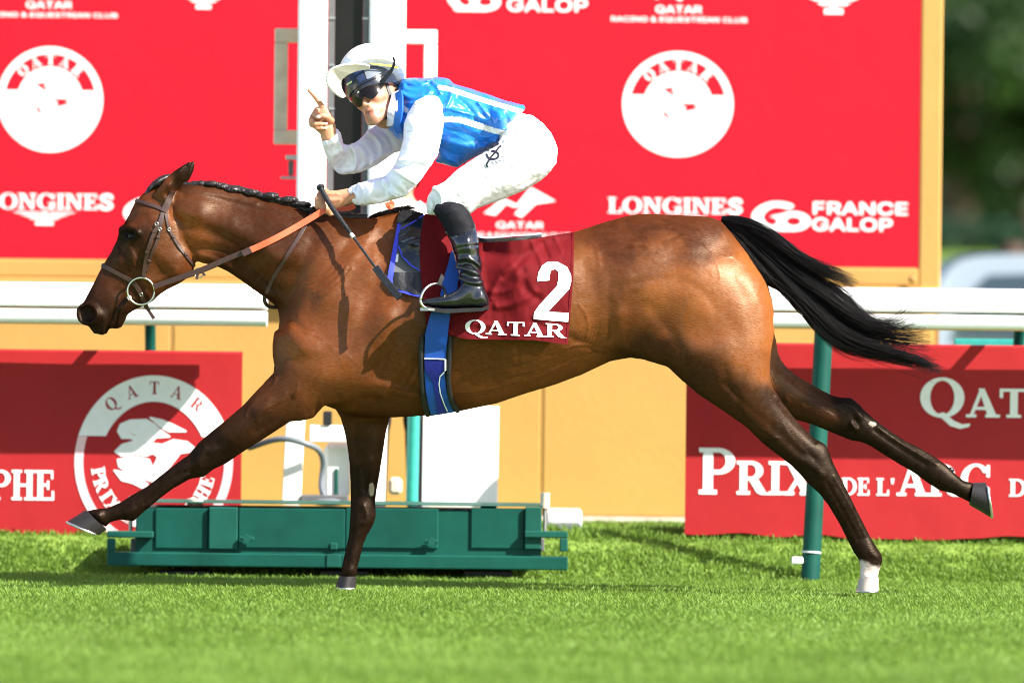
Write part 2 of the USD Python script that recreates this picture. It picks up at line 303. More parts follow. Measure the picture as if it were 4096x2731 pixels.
# ------------------------------------------------------------------ lettering with slab serifs, drawn letter by letter
def _ell(cx, cy, rx, ry): return affinity.scale(Point(cx, cy).buffer(1, 24), rx, ry, origin=(cx, cy))
def _ring(cx, cy, rx, ry, tx, ty): return _ell(cx, cy, rx, ry).difference(_ell(cx, cy, rx - tx, ry - ty))
def letter(ch, T=.19, t=.075, s=.075):
    b = box; U = unary_union
    stem = lambda x, w=T, e=.09: U([b(x, 0, x + w, 1), b(x - e, 0, x + w + e, s), b(x - e, 1 - s, x + w + e, 1)])
    if ch == 'I': return stem(.09), .38
    if ch == 'H': return U([stem(.09), stem(.58), b(.2, .46, .66, .46 + t)]), .86
    if ch == 'E': return U([stem(.09), b(.2, 1 - s, .66, 1), b(.60, .72, .66, 1), b(.2, .47, .5, .47 + t), b(.45, .36, .51, .65), b(.2, 0, .70, s), b(.63, 0, .70, .30)]), .74
    if ch == 'F': return U([stem(.09), b(.2, 1 - s, .66, 1), b(.60, .72, .66, 1), b(.2, .47, .5, .47 + t), b(.45, .36, .51, .65)]), .70
    if ch == 'L': return U([stem(.09), b(.2, 0, .66, s), b(.59, 0, .66, .32)]), .68
    if ch == 'T': return U([b(.30, 0, .30 + T, 1), b(.2, 0, .40 + T, s), b(0, 1 - s, .79, 1), b(0, .70, .065, 1), b(.725, .70, .79, 1)]), .80
    if ch == 'A': return U([Polygon([(.09, 0), (.16, 0), (.44, .86), (.40, 1)]), Polygon([(.36, 1), (.50, 1), (.87, 0), (.64, 0)]), b(.22, .27, .66, .27 + t), b(0, 0, .27, s), b(.56, 0, .95, s)]), .93
    if ch in 'OQ':
        g = _ring(.47, .5, .46, .52, T, t * .8)
        if ch == 'Q': g = U([g, Polygon([(.38, .06), (.50, .10), (.72, -.12), (.90, -.21), (1.06, -.19), (1.04, -.25), (.86, -.31), (.66, -.24)])])
        return g, .95
    if ch == 'C': return U([_ring(.47, .5, .46, .52, T, t * .8).difference(b(.62, .24, 2, .76)), b(.80, .62, .87, .98), b(.80, .05, .87, .26)]), .90
    if ch == 'G': return U([_ring(.47, .5, .46, .52, T, t * .8).difference(b(.62, .40, 2, .76)), b(.80, .62, .87, .98), b(.70, .0, .88, .42), b(.58, .36, .96, .42)]), .98
    if ch == 'D': return U([stem(.09), _ring(.38, .5, .50, .5, T, s).intersection(b(.30, 0, 1, 1)), b(.2, 0, .4, s), b(.2, 1 - s, .4, 1)]), .92
    if ch == 'P': return U([stem(.09), _ring(.40, .72, .36, .28, T * .95, s).intersection(b(.36, 0, 1, 1)), b(.2, .44, .38, .44 + s), b(.2, 1 - s, .38, 1)]), .78
    if ch == 'R': return U([letter('P', T, t, s)[0], Polygon([(.36, .46), (.58, .50), (.86, .04), (.98, 0), (.72, 0), (.60, .06)])]), .92
    if ch == 'B': return U([letter('P', T, t, s)[0], _ring(.40, .26, .40, .26, T, s).intersection(b(.36, 0, 1, .52)), b(.2, 0, .4, s)]), .84
    if ch == 'X': return U([Polygon([(.10, 1), (.34, 1), (.86, 0), (.62, 0)]), Polygon([(.80, 1), (.70, 1), (.10, 0), (.20, 0)]), b(0, 0, .32, s), b(.52, 0, .95, s), b(0, 1 - s, .42, 1), b(.60, 1 - s, .92, 1)]), .96
    if ch == 'N': return U([b(.12, 0, .20, 1), b(.72, 0, .80, 1), Polygon([(.10, 1), (.32, 1), (.80, 0), (.68, 0)]), b(0, 0, .32, s), b(0, 1 - s, .2, 1), b(.6, 1 - s, .92, 1)]), .94
    if ch == 'M': return U([b(.12, 0, .20, 1), b(.86, 0, .86 + T, 1), Polygon([(.08, 1), (.32, 1), (.62, .1), (.50, 0)]), Polygon([(.50, 0), (.58, .1), (.92, 1), (.84, 1)]), b(0, 0, .32, s), b(.76, 0, 1.15, s), b(0, 1 - s, .2, 1), b(.86, 1 - s, 1.15, 1)]), 1.18
    if ch == 'S':
        ln = LineString(smooth_line([(.64, .78), (.52, .93), (.30, .93), (.15, .76), (.30, .57), (.50, .45), (.64, .26), (.48, .07), (.24, .07), (.10, .24)], 60)); return U([ln.buffer(T * .48), b(.60, .68, .66, .98), b(.08, .02, .14, .32)]), .76
    if ch == "'": return Polygon([(.05, 1), (.22, 1), (.16, .68), (.09, .68)]), .26
    if ch == '2': return U([_ring(.38, .68, .34, .32, T, t).difference(b(-1, 0, .38, .68)), _ring(.38, .68, .34, .32, T, t).intersection(b(-1, .62, .40, 1)), Polygon([(.04, .0), (.74, .0), (.74, .16), (.30, .16), (.68, .56), (.56, .62), (.04, .14)])]), .78
    return Polygon(), .36
def serif(text, h, gap=.04, small=.72, **k):
    """text in capitals; a lower-case letter becomes a small capital"""
    x, out = 0.0, []
    for ch in text:
        sc = 1.0 if ch == ch.upper() else small
        g, w = letter(ch.upper(), **k)
        if not g.is_empty: out.append(affinity.translate(affinity.scale(g, sc, sc, origin=(0, 0)), x, 0))
        x += (w + gap) * sc
    g = unary_union(out); return affinity.scale(g, h, h, origin=(0, 0)), x * h
def sans(text, h, bold=True):
    m = meshkit.text_mesh(text, h, .002, bold); return m
def arc_text(text, r, h, mid, spread, inward=False, **k):
    """letters set round a circle; mid and spread in degrees"""
    n = len(text); out = []
    for i, ch in enumerate(text):
        a = mid + (spread * ((i + .5) / n - .5)) * (1 if inward else -1); g, w = letter(ch.upper(), **k)
        if g.is_empty: continue
        g = affinity.translate(affinity.scale(g, h, h, origin=(0, 0)), -w * h / 2, r if not inward else -r - h)
        out.append(affinity.rotate(g, a - 90 if not inward else a + 90, origin=(0, 0)))
    return unary_union(out)
def place(shape, p, y, depth=.0012):
    """a drawn shape (origin at its lower left, metres) set upright at the photograph point p on the plane y"""
    o = at(p, y); return upright(extrude(affinity.translate(shape, o[0], o[2]), depth), y - depth)
def fit(shape, p0, p1, y):
    """scales a drawn shape into the photograph rectangle p0 (upper left) to p1 (lower right) on the plane y; returns it in xz metres"""
    a, b = at(p0, y), at(p1, y); x0, z0, x1, z1 = shape.bounds
    g = affinity.translate(shape, -x0, -z0); g = affinity.scale(g, (b[0] - a[0]) / (x1 - x0), (a[2] - b[2]) / (z1 - z0), origin=(0, 0)); return affinity.translate(g, a[0], b[2])
def decal(shape, y, depth=.0012): return upright(extrude(shape, depth), y - depth)

# ------------------------------------------------------------------ ground: the racing turf, the low grass verge, the dip with parked cars, the far slope
gy = np.array([-90, -40, -12, -6, 0, 1.4, 1.54, 1.66, 1.78, 1.88, 2.0, 2.6, 5, 7, 9, 14, 22, 30, 40, 50, 62, 75, 100, 200, 600], float)
gz = np.array([0, 0, 0, 0, 0, 0, 0.0, .05, .105, .145, .16, .165, .14, .02, -.15, -.15, -.15, 0.1, .55, 1.0, 1.5, 1.65, 1.8, 3, 8], float)
gz = gz - .035
ground_z = PchipInterpolator(gy, gz)
ys = np.unique(np.r_[np.linspace(-90, -8, 20), np.linspace(-8, 10, 181), np.linspace(10, 80, 60), np.linspace(80, 600, 12)]); xs = np.unique(np.r_[np.linspace(-300, -8, 10), np.linspace(-8, 8, 81), np.linspace(8, 300, 10)])
XX, YY = np.meshgrid(xs, ys, indexing='ij'); ZZ = ground_z(YY); i = np.arange(len(xs) - 1)[:, None] * len(ys) + np.arange(len(ys) - 1)[None]
q = np.stack([i, i + len(ys), i + len(ys) + 1, i + 1], -1).reshape(-1, 4)
m_turf = M('turf', {'g': ('geometry', {}), 'n1': ('noise_texture', {'scale': 2.2, 'detail': 5.0}), 'mp': ('mapping', {'scale': (26.0, 60.0, 30.0)}), 'n2': ('noise_texture', {'scale': 1.0, 'detail': 4.0}), 'm': ('math', {'math_type': 'multiply_add', 'value2': .5}), 'hm': ('math', {'math_type': 'multiply', 'value2': .5}),
    'r': ('rgb_ramp', {'ramp': [(.25, (.11, .19, .026)), (.5, (.165, .265, .042)), (.62, (.21, .31, .055)), (.8, (.28, .35, .08))]}), 'b': ('bump', {'strength': 1.0, 'distance': .03}), 'p': ('principled_bsdf', {'roughness': .8, 'specular_ior_level': .2})},
    [('g.position', 'n1.vector'), ('g.position', 'mp.vector'), ('mp.vector', 'n2.vector'), ('n1.fac', 'm.value1'), ('n2.fac', 'hm.value1'), ('hm.value', 'm.value3'), ('m.value', 'r.fac'), ('r.color', 'p.base_color'), ('n2.fac', 'b.height'), ('b.normal', 'p.normal')])
solo('ground', (np.stack([XX, YY, ZZ], -1).reshape(-1, 3), q), m_turf, 'racecourse turf ground running back to the far slope', 'ground', kind='structure', smooth=True)

def blade_mat(name, ramp, transl=.35):
    return M(name, {'oi': ('object_info', {}), 'g': ('geometry', {}), 'n1': ('noise_texture', {'scale': 1.3, 'detail': 3.0}), 'a': ('math', {'math_type': 'multiply_add', 'value2': .55}), 'k': ('math', {'math_type': 'multiply', 'value2': .45}), 'r': ('rgb_ramp', {'ramp': ramp}),
        'p': ('principled_bsdf', {'roughness': .55, 'specular_ior_level': .3}), 't': ('translucent_bsdf', {}), 'm': ('mix_closure', {'fac': transl})},
        [('g.position', 'n1.vector'), ('g.random_per_island', 'a.value1'), ('n1.fac', 'k.value1'), ('k.value', 'a.value3'), ('a.value', 'r.fac'), ('r.color', 'p.base_color'), ('r.color', 't.color'), ('p.BSDF', 'm.closure1'), ('t.BSDF', 'm.closure2')], 'm.closure')
m_blade = blade_mat('grass_blades', [(.1, (.14, .235, .032)), (.4, (.195, .32, .050)), (.62, (.24, .37, .065)), (.85, (.33, .41, .11)), (.97, (.45, .46, .24))], .42)
def grass_patch(n, sx, sy, seed, hmin=.012, hmax=.034):
    r = np.random.default_rng(seed); tx, ty = r.random(n // 6) * sx, r.random(n // 6) * sy; k = r.integers(0, n // 6, n)
    x = (tx[k] + r.normal(0, .018, n)); y = (ty[k] + r.normal(0, .018, n)); h = r.uniform(hmin, hmax, n) * (.8 + .4 * r.random(n // 6)[k]); w = r.uniform(.0028, .0052, n); a = r.random(n) * 6.283; ln = r.uniform(.2, .8, n) * h; la = r.normal(2.6, 1.6, n)
    c, s_ = np.cos(a) * w, np.sin(a) * w; lx, ly = np.cos(la) * ln, np.sin(la) * ln; z = np.zeros(n)
    v = np.stack([np.stack([x - c, y - s_, z], 1), np.stack([x + c, y + s_, z], 1), np.stack([x + c * .8 + lx * .4, y + s_ * .8 + ly * .4, h * .62], 1), np.stack([x - c * .8 + lx * .4, y - s_ * .8 + ly * .4, h * .62], 1), np.stack([x + lx, y + ly, h], 1)], 1)
    o = np.arange(n)[:, None] * 5; f = np.concatenate([o + [0, 1, 2], o + [0, 2, 3], o + [3, 2, 4]]); return v.reshape(-1, 3), f
pi = UsdGeom.PointInstancer.Define(stage, '/World/grass'); tag(pi, 'short bright green racing turf blades covering the track', 'grass', kind='stuff')
for k in range(4):
    v, f = grass_patch(6500, .8, .8, 20 + k); usdkit.mesh(stage, f'/World/grass/turf_patch_{k:03d}', (v, f), m_blade)
pi.CreatePrototypesRel().SetTargets([f'/World/grass/turf_patch_{k:03d}' for k in range(4)])
pos, ids, ori = [], [], []; r = np.random.default_rng(3)
for yy in np.arange(-8.0, 3.0, .72):
    for xx in np.arange(-4.4, 4.4, .72):
        jx, jy = r.normal(0, .04, 2); q4 = int(r.integers(0, 4)); th = q4 * math.pi / 2; cx, cy = xx + .4, yy + .4
        c0 = np.array([math.cos(th) * .4 - math.sin(th) * .4, math.sin(th) * .4 + math.cos(th) * .4]); slope = (float(ground_z(cy + .3)) - float(ground_z(cy - .3))) / .6
        qr = Gf.Rotation(Gf.Vec3d(0, 0, 1), math.degrees(th)) * Gf.Rotation(Gf.Vec3d(1, 0, 0), math.degrees(math.atan(slope)))
        off = qr.TransformDir(Gf.Vec3d(.4, .4, 0)); pos.append((cx - off[0] + jx, cy - off[1] + jy, float(ground_z(cy)) - off[2] - .004)); ids.append(int(r.integers(0, 4))); qq = qr.GetQuat(); im = qq.GetImaginary(); ori.append(Gf.Quath(qq.GetReal(), *map(float, im)))
pi.CreatePositionsAttr(Vt.Vec3fArray([Gf.Vec3f(*map(float, p)) for p in pos])); pi.CreateProtoIndicesAttr(Vt.IntArray(ids)); pi.CreateOrientationsAttr(Vt.QuathArray(ori))

# ------------------------------------------------------------------ the yellow stand wall and the big red sponsor sign on it
YW = 4.4
def rect(p0, p1, y0, y1, mat=None, bevel=.004):
    a, b = at(P(p0)[0], y0), at(P(p1)[0], y0); return boxm(min(a[0], b[0]), max(a[0], b[0]), y0, y1, min(a[2], b[2]), max(a[2], b[2]), bevel)
wallx1 = at(P((2148, 640))[0], YW)[0]; z_base = at(P((1400, 1186))[0], YW)[2]; zs0 = at(P((1200, 608))[0], YW)[2]
wall = thing('stand_wall', 'yellow panelled wall of the low stand under the red sponsor sign', 'wall', (0, YW, 0))
seams = [-6.2, -4.0, at(P((395, 770))[0], YW)[0], at(P((1245, 1000))[0], YW)[0], wallx1]
zt = zs0 + .0
for a, b in zip(seams[:-1], seams[1:]):
    part('wall_panel', boxm(a + .004, b - .004, YW, YW + .05, z_base, zt - .16, .006), m_yellow, wall)
    part('seam_batten', boxm(b - .022, b + .022, YW + .012, YW + .06, z_base, zt - .16), m_yellow_d, wall)
part('plinth', boxm(-6.2, wallx1, YW - .03, YW + .3, -.3, z_base - .002, .01), m_conc, wall)
part('body', boxm(-6.2, wallx1 - .02, YW + .06, YW + .9, -.3, 7.0), m_yellow_d, wall)
SY = YW - .06
sign = thing('sponsor_sign', 'huge red sign printed with white racing logos in a yellow frame', 'sign', (0, SY, 0))
sx1 = at(P((2110, 600))[0], SY)[0]; sz0 = at(P((1200, 606))[0], SY)[2]
part('panel', boxm(-6.2, sx1, SY, SY + .05, sz0, 6.9), m_red, sign)
part('frame_side', boxm(sx1 + .001, wallx1 + .02, SY - .006, SY + .12, sz0 - .10, 6.9, .008), m_yellow, sign)
part('frame_bottom', boxm(-6.2, sx1, SY - .006, SY + .1, sz0 - .085, sz0 - .001, .008), m_yellow, sign)
part('ledge', boxm(-6.2, wallx1 + .01, SY - .025, SY + .11, sz0 - .155, sz0 - .087, .006), m_yellow, sign)
part('bolt', ball(at(P((2095, 642))[0], SY - .05), .018, 2), m_yellow_d, sign)
SF = SY - .001
def logo_seal(c, rx, rz, rider=True):
    """round seal: white disc, red band with QATAR over the top, a rider's head in the middle"""
    o = at(P(c)[0], SY); kx = at(P((c[0] + rx, c[1]))[0], SY)[0] - o[0]; kz = o[2] - at(P((c[0], c[1] + rz))[0], SY)[2]
    disc = _ell(0, 0, 1, 1); band = _ring(0, 0, .87, .87, .25, .25).intersection(box(-1, .17, 1, 1))
    txt = arc_text('QATAR', .655, .20, 90, 108, T=.24); red = [band.difference(txt)]
    red += [Polygon([(-.30, .30), (-.05, .33), (-.12, .24), (-.02, .22), (-.10, .16), (-.16, .20)]), Polygon([(-.06, .05), (.10, .02), (.36, .02), (.30, -.05), (.42, -.08), (.22, -.12), (.12, -.15), (.14, -.05)]), Polygon([(-.28, -.10), (-.20, -.16), (-.12, -.30), (-.20, -.27), (-.26, -.20)])]
    red = unary_union(red); sc = lambda g: affinity.translate(affinity.scale(g, kx, kz, origin=(0, 0)), o[0], o[2])
    return decal(sc(disc.difference(red)), SF), None
def wings(p0, p1):
    g = [Polygon([(0, 1), (.42, 1), (.44, .9), (.1, .88)]), Polygon([(1, 1), (.58, 1), (.56, .9), (.9, .88)]), Polygon([(.12, .80), (.42, .80), (.44, .68), (.22, .66)]), Polygon([(.88, .80), (.58, .80), (.56, .68), (.78, .66)]), Polygon([(.24, .58), (.43, .58), (.45, .44), (.32, .42)]), Polygon([(.76, .58), (.57, .58), (.55, .44), (.68, .42)]), box(.45, .3, .55, 1), box(.36, 0, .64, .28)]
    return fit(unary_union(g), P(p0)[0], P(p1)[0], SY)
def sixty(p0, p1):
    a = LineString(smooth_line([(.62, .88), (.30, .90), (.12, .66), (.10, .40), (.26, .14), (.48, .18)], 40)).buffer(.10); b = _ring(.72, .36, .30, .34, .17, .19); c = Polygon([(.30, .52), (.52, .62), (.60, .50), (.52, .40), (.62, .30), (.44, .28), (.46, .42)])
    return fit(unary_union([a, b, c, LineString([(.2, .10), (.72, .10)]).buffer(.09)]), P(p0)[0], P(p1)[0], SY)
def word(text, p0, p1, fat=0.0, y=None, **k):
    g = serif(text, 1.0, **k)[0]; g = g.buffer(fat) if fat else g; return fit(g, P(p0)[0], P(p1)[0], SY if y is None else y)
def sword(text, p0, p1, y=None):
    """sans lettering fitted between two photograph points, as a solid standing on the sign"""
    y = SY if y is None else y; m = sans(text, 1.0).copy(); v = m.vertices; lo, hi = v.min(0), v.max(0); a, b = at(P(p0)[0], y), at(P(p1)[0], y)
    t = (v - lo) / (hi - lo); m.vertices = np.stack([a[0] + t[:, 0] * (b[0] - a[0]), y - .0022 + (1 - t[:, 2]) * .0012, b[2] + t[:, 1] * (a[2] - b[2])], 1); m.invert()
    if m.volume < 0: m.invert()
    return m
def pr(name, mesh, parent=None, mat=None, label=None): part(name, mesh, mat or m_print, parent or sign, smooth=False, label=label)
pr('round_seal', logo_seal((115, 229), 121, 121)[0]); pr('round_seal', logo_seal((1557, 240), 127, 121)[0])
pr('maker_name', decal(word('LONGINES', (-34, 442), (260, 484), .012), SF)); pr('maker_name', decal(word('LONGINES', (1397, 452), (1705, 494), .012), SF))
pr('winged_emblem', decal(wings((28, 486), (176, 518)), SF)); pr('winged_emblem', decal(wings((405, -14), (530, 22)), SF)); pr('winged_emblem', decal(wings((1838, -14), (1992, 34)), SF)); pr('winged_emblem', decal(wings((1470, 496), (1625, 530)), SF))
pr('ribbon_emblem', decal(sixty((284, 452), (418, 522)), SF)); pr('ribbon_emblem', decal(sixty((1727, 462), (1862, 532)), SF)); pr('ribbon_emblem', decal(sixty((1028, -40), (1150, 28)), SF))
for t, p0, p1 in (('FRANCE', (1868, 463), (2085, 495)), ('GALOP', (1866, 500), (2050, 532)), ('GALOP', (1165, -4), (1350, 29)), ('QATAR', (60, 3), (165, 22)), ('QATAR', (1506, 13), (1612, 33)), ('RACING & EQUESTRIAN CLUB', (-42, 28), (270, 43)), ('RACING & EQUESTRIAN CLUB', (1404, 38), (1716, 54)), ('QATAR', (1140, 509), (1248, 527)), ('RACING & EQUESTRIAN CLUB', (1040, 533), (1312, 548)), ('FRANCE', (425, 463), (640, 495)), ('GALOP', (425, 500), (610, 532))):
    pr('club_name', sword(t, p0, p1))
def star_emblem(p0, p1):
    g = [Polygon([(0, .12), (.26, .62), (.46, .40), (.66, 1), (1, .56), (.72, .46), (.52, .0), (.44, .10), (.56, .42), (.42, .34), (.30, .46), (.14, .06)]), Polygon([(.62, .80), (.78, .58), (.64, .56)])]
    return fit(g[0].buffer(.015), P(p0)[0], P(p1)[0], SY)
pr('racing_emblem', decal(star_emblem((1113, 430), (1275, 500)), SF)); pr('racing_emblem', decal(star_emblem((62, -80), (165, -6)), SF)); pr('racing_emblem', decal(star_emblem((1490, -70), (1630, 4)), SF))

# ------------------------------------------------------------------ the winning post with its dark mirror, trestle and green ballast box
post = thing('winning_post', 'white winning post of two pillars with a dark mirror between them', 'winning post', (at(P((770, 1300))[0], 2.15)[0], 2.15, 0))
YP = 2.15
def pillar(xa, xb, ya, yb):
    a, b = at(P((xa, 300))[0], YP)[0], at(P((xb, 300))[0], YP)[0]; zb, zt = at(P((700, 860))[0], YP)[2], 4.2; return boxm(a, b, ya, yb, zb, zt, .012)
part('pillar', pillar(682, 749, YP, YP + .12), m_white, post); part('pillar', pillar(846, 929, YP, YP + .12), m_white, post)
mx0, mx1 = at(P((752, 300))[0], YP + .05)[0], at(P((846, 300))[0], YP + .05)[0]; mz0 = at(P((800, 640))[0], YP)[2]
part('mirror', boxm(mx0 + .028, mx1 - .028, YP + .05, YP + .07, mz0, 4.1), m_mirror, post)
part('mirror_frame', boxm(mx0, mx0 + .027, YP + .035, YP + .09, mz0, 4.1, .003), m_gframe, post); part('mirror_frame', boxm(mx1 - .027, mx1, YP + .035, YP + .09, mz0, 4.1, .003), m_gframe, post)
for pz in (42, 150, 175, 185, 250, 345, 352, 360, 470):
    for xa in (mx0 + .004, mx1 - .030):
        z = at(P((800, pz))[0], YP)[2]; part('clip', boxm(xa, xa + .026, YP + .028, YP + .04, z - .004, z + .004), m_steel, post)
for xs_, mt in (((630, 690), m_cream), ((925, 1003), m_whitep)):     # side brackets; the left one is painted duller to stand for shade
    a, b = at(P((xs_[0], 200))[0], 2.4)[0], at(P((xs_[1], 200))[0], 2.4)[0]; zt_, zb_ = at(P((660, 66))[0], 2.4)[2], at(P((660, 332))[0], 2.4)[2]; w = .062
    outer = a if xs_[0] < 800 else b - .058
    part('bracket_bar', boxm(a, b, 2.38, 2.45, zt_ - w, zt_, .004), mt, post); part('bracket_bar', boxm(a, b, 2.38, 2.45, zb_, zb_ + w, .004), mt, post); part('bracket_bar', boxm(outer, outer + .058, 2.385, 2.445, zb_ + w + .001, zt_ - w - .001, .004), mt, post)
part('hook_plate', rect((656, 356), (684, 368), 2.36, 2.39), m_steel, post); part('hook_plate', rect((644, 405), (680, 412), 2.36, 2.39), m_steel, post); part('hook_rod', rect((662, 369), (674, 404), 2.365, 2.385), m_gframe, post)
# lower trestle
for pa in (((684, 860), (669, 1158), 44), ((872, 860), (862, 1158), 44)):
    a, b = at(P(pa[0])[0], YP + .06), at(P(pa[1])[0], YP + .06); wd = pa[2] / 535 / 2
    part('trestle_leg', tube([a, b], 1, flat=(wd, .04), nrm=(0, -1, 0)), m_white, post)
part('trestle_bar', rect((712, 976), (864, 1016), YP + .03, YP + .08), m_white, post)
part('hinge_plate', rect((742, 944), (762, 976), YP + .02, YP + .06), m_dark, post)
part('motor_housing', rect((744, 1018), (802, 1146), YP + .10, YP + .26, bevel=.02), m_whitep, post); part('motor_slot', rect((768, 1076), (776, 1140), YP + .09, YP + .102), m_green, post)
part('cable_tray', rect((690, 1136), (800, 1152), YP + .01, YP + .1), m_gframe, post); part('bag', ball(at(P((755, 1150))[0], YP + .05), (.09, .05, .022)), m_hose, post)
part('lamp_cap', boxm(*[v for k in (0,) for v in (at(P((892, 1100))[0], 2.3)[0], at(P((924, 1100))[0], 2.3)[0])], 2.3, 2.37, at(P((900, 1136))[0], 2.3)[2], at(P((900, 1096))[0], 2.3)[2], .015), m_cream, post)
hose = smooth_line(np.array([at(p, y) for p, y in zip(P((572, 1028), (620, 1012), (660, 1008), (700, 1018), (730, 1032), (742, 1070), (738, 1110), (752, 1148)), (2.2, 2.12, 2.08, 2.08, 2.12, 2.2, 2.2, 2.2))]), 40)
solo('hose', tube(hose, .013, 10), m_hose, 'grey hose looping from behind the red banner to the white trestle', 'hose')

YB = 1.22
bx = thing('ballast_box', 'dark green metal ballast box on runners under the winning post', 'box', (at(P((800, 1310))[0], YB)[0], YB, 0))
def bpart(name, p0, p1, y0, y1, mat, bevel=.004): return part(name, rect(p0, p1, y0, y1, bevel=bevel), mat, bx)
bpart('box_body', (312, 1164), (1243, 1290), YB + .05, YB + .42, m_green, .006)
bpart('lid', (352, 1154), (1247, 1161.5), YB + .035, YB + .44, m_green2, .004)
for a, b, mt, pr_ in ((357, 478, m_green, .010), (548, 792, m_green, .012), (794, 1006, m_green, .012), (1082, 1204, m_green, .010)): bpart('box_panel', (a, 1166), (b, 1260), YB + .05 - pr_, YB + .051, mt, .004)
bpart('stile', (480, 1164), (545, 1261), YB + .02, YB + .051, m_green2); bpart('stile', (1206, 1164), (1243, 1261), YB + .02, YB + .051, m_green2)
bpart('runner', (246, 1267), (1304, 1309), YB, YB + .05, m_green, .005); bpart('runner', (246, 1267), (1304, 1309), YB + .42, YB + .47, m_green, .005)
for xa, xb in ((246, 264), (1286, 1304)): bpart('bracket_post', (xa, 1236), (xb, 1266), YB, YB + .05, m_green2)
for xa, xb in ((246, 352), (1205, 1304)): bpart('bracket_bar', (xa, 1219), (xb, 1235), YB, YB + .05, m_green2)
for xa, xb in ((300, 322), (1232, 1250)): bpart('bracket_stay', (xa, 1236), (xb, 1266), YB + .10, YB + .14, m_gframe)
for xa in (368, 735, 1065): bpart('foot', (xa, 1309.5), (xa + 112, 1324), YB + .08, YB + .4, m_dark)
for xa, xb, zz in ((555, 580, 1236), (985, 998, 1243)):
    c = at(P(((xa + xb) / 2, zz))[0], YB + .02); part('latch', tube([c, c + (0, -.03, 0)], .016, 12), m_green2, bx); part('latch_bar', boxm(c[0] - .03, c[0] + .03, YB + .0, YB + .02, c[2] - .008, c[2] + .008, .003), m_green2, bx)
c = at(P((1252, 1150))[0], YB + .1); part('jack_spindle', tube([c + (0, 0, -.13), c + (0, 0, .0)], .008, 8), m_steel, bx); part('jack_nut', tube([c + (0, 0, -.03), c + (0, 0, .035)], .020, 12), m_cream, bx)
c = at(P((300, 1150))[0], YB + .1); part('jack_spindle', tube([c + (0, 0, -.13), c + (0, 0, .02)], .008, 8), m_steel, bx)
c = at(P((448, 1148))[0], YB + .2); part('filler_cap', tube([c + (0, 0, -.02), c + (0, 0, .006)], .035, 14), m_cream, bx); c = at(P((1122, 1158))[0], YB + .2); part('filler_cap', tube([c + (0, 0, -.02), c + (0, 0, .004)], .035, 14), m_green, bx)
bpart('hinge', (758, 1246), (775, 1262), YB + .03, YB + .045, m_green2); bpart('hinge_tab', (750, 1272), (782, 1302), YB - .006, YB - .0005, m_green2)

# things standing behind the ballast box
solo('white_board', tube([at(P((1056, 1164))[0], 2.25), at(P((1060, 932))[0], 2.31)], 1, flat=(.165, .012), nrm=(0, -1, .2)), m_whitep, 'blank white board leaning behind the green ballast box', 'board')
c0, c1 = at(P((946, 1160))[0], 2.2), at(P((952, 860))[0], 2.2); solo('short_post', tube([c0, c1], .027, 14), m_teal, 'pale teal post standing between the white board and the winning post', 'post')
solo('white_block', rect((1255, 1172), (1336, 1230), 2.5, 2.8, bevel=.01), m_whitep, 'white block on the verge right of the green ballast box', 'block')

# ------------------------------------------------------------------ running rail, its arms and posts, and the red banners
def rail_profile(): return smooth_line([(1.80, 1.150), (1.76, 1.196), (1.71, 1.210), (1.655, 1.190), (1.622, 1.150), (1.615, 1.120), (1.628, 1.106)], 18), smooth_line([(1.628, 1.096), (1.617, 1.075), (1.624, 1.045), (1.66, 1.032), (1.74, 1.032), (1.79, 1.06)], 14)
def rail(x0, x1, dz0, dz1, label):
    t = thing('running_rail', label, 'rail', ((x0 + x1) / 2, 1.7, 1.03))
    for nm, pf in zip(('top_rail', 'lower_lip'), rail_profile()):
        pf = np.asarray(pf); n = len(pf); xs_ = np.linspace(x0, x1, 12); dz = np.linspace(dz0, dz1, 12)
        back = pf[::-1] + [.012, -.004] if nm == 'lower_lip' else None
        poly = np.vstack([pf, [(1.80, 1.10)]]) if nm == 'top_rail' else np.vstack([pf, [(1.79, 1.09)]])
        k = len(poly); v = np.concatenate([np.stack([np.full(k, x), poly[:, 0], poly[:, 1] + d], 1) for x, d in zip(xs_, dz)]); f = []
        for i in range(11):
            for j in range(k): f.append((i * k + j, i * k + (j + 1) % k, (i + 1) * k + (j + 1) % k)); f.append((i * k + j, (i + 1) * k + (j + 1) % k, (i + 1) * k + j))
        v = np.vstack([v, v[:k].mean(0), v[-k:].mean(0)]); c0, c1 = len(v) - 2, len(v) - 1
        for j in range(k): f.append(((j + 1) % k, j, c0)); f.append((11 * k + j, 11 * k + (j + 1) % k, c1))
        m = trimesh.Trimesh(v, np.array(f), process=False); m.invert() if m.volume < 0 else None
        part(nm, m, m_white, t)
    return t
xl = at(P((612, 700))[0], 1.62)[0]; xr = at(P((1610, 700))[0], 1.62)[0]
zl = at(P((612, 656))[0], 1.66)[2] - 1.205; zr = at(P((2000, 663))[0], 1.66)[2] - 1.205
rail(-7.0, xl, zl, zl, 'white plastic running rail ending behind the horse nose'); rail(xr, 7.0, zr, zr, 'white plastic running rail passing behind the black tail')
def rail_arm(pxx, label, dz):
    x = at(P((pxx, 780))[0], 2.3)[0]; t = thing('rail_post', label, 'post', (x, 2.3, .1))
    p = smooth_line(np.array([(x, 2.34, .05), (x, 2.34, .5), (x, 2.34, .82 + dz), (x, 2.28, 1.02 + dz), (x, 2.12, 1.13 + dz), (x, 1.92, 1.16 + dz), (x, 1.78, 1.13 + dz)]), 30); part('gooseneck', tube(p, .024, 12), m_green, t)
rail_arm(345, 'green gooseneck post behind the left red banner', zl); rail_arm(2340, 'green gooseneck post at the far right behind the red banner', zr)
a, b = at(P((1861, 1312))[0], 1.42), at(P((1893, 745))[0], 1.50)
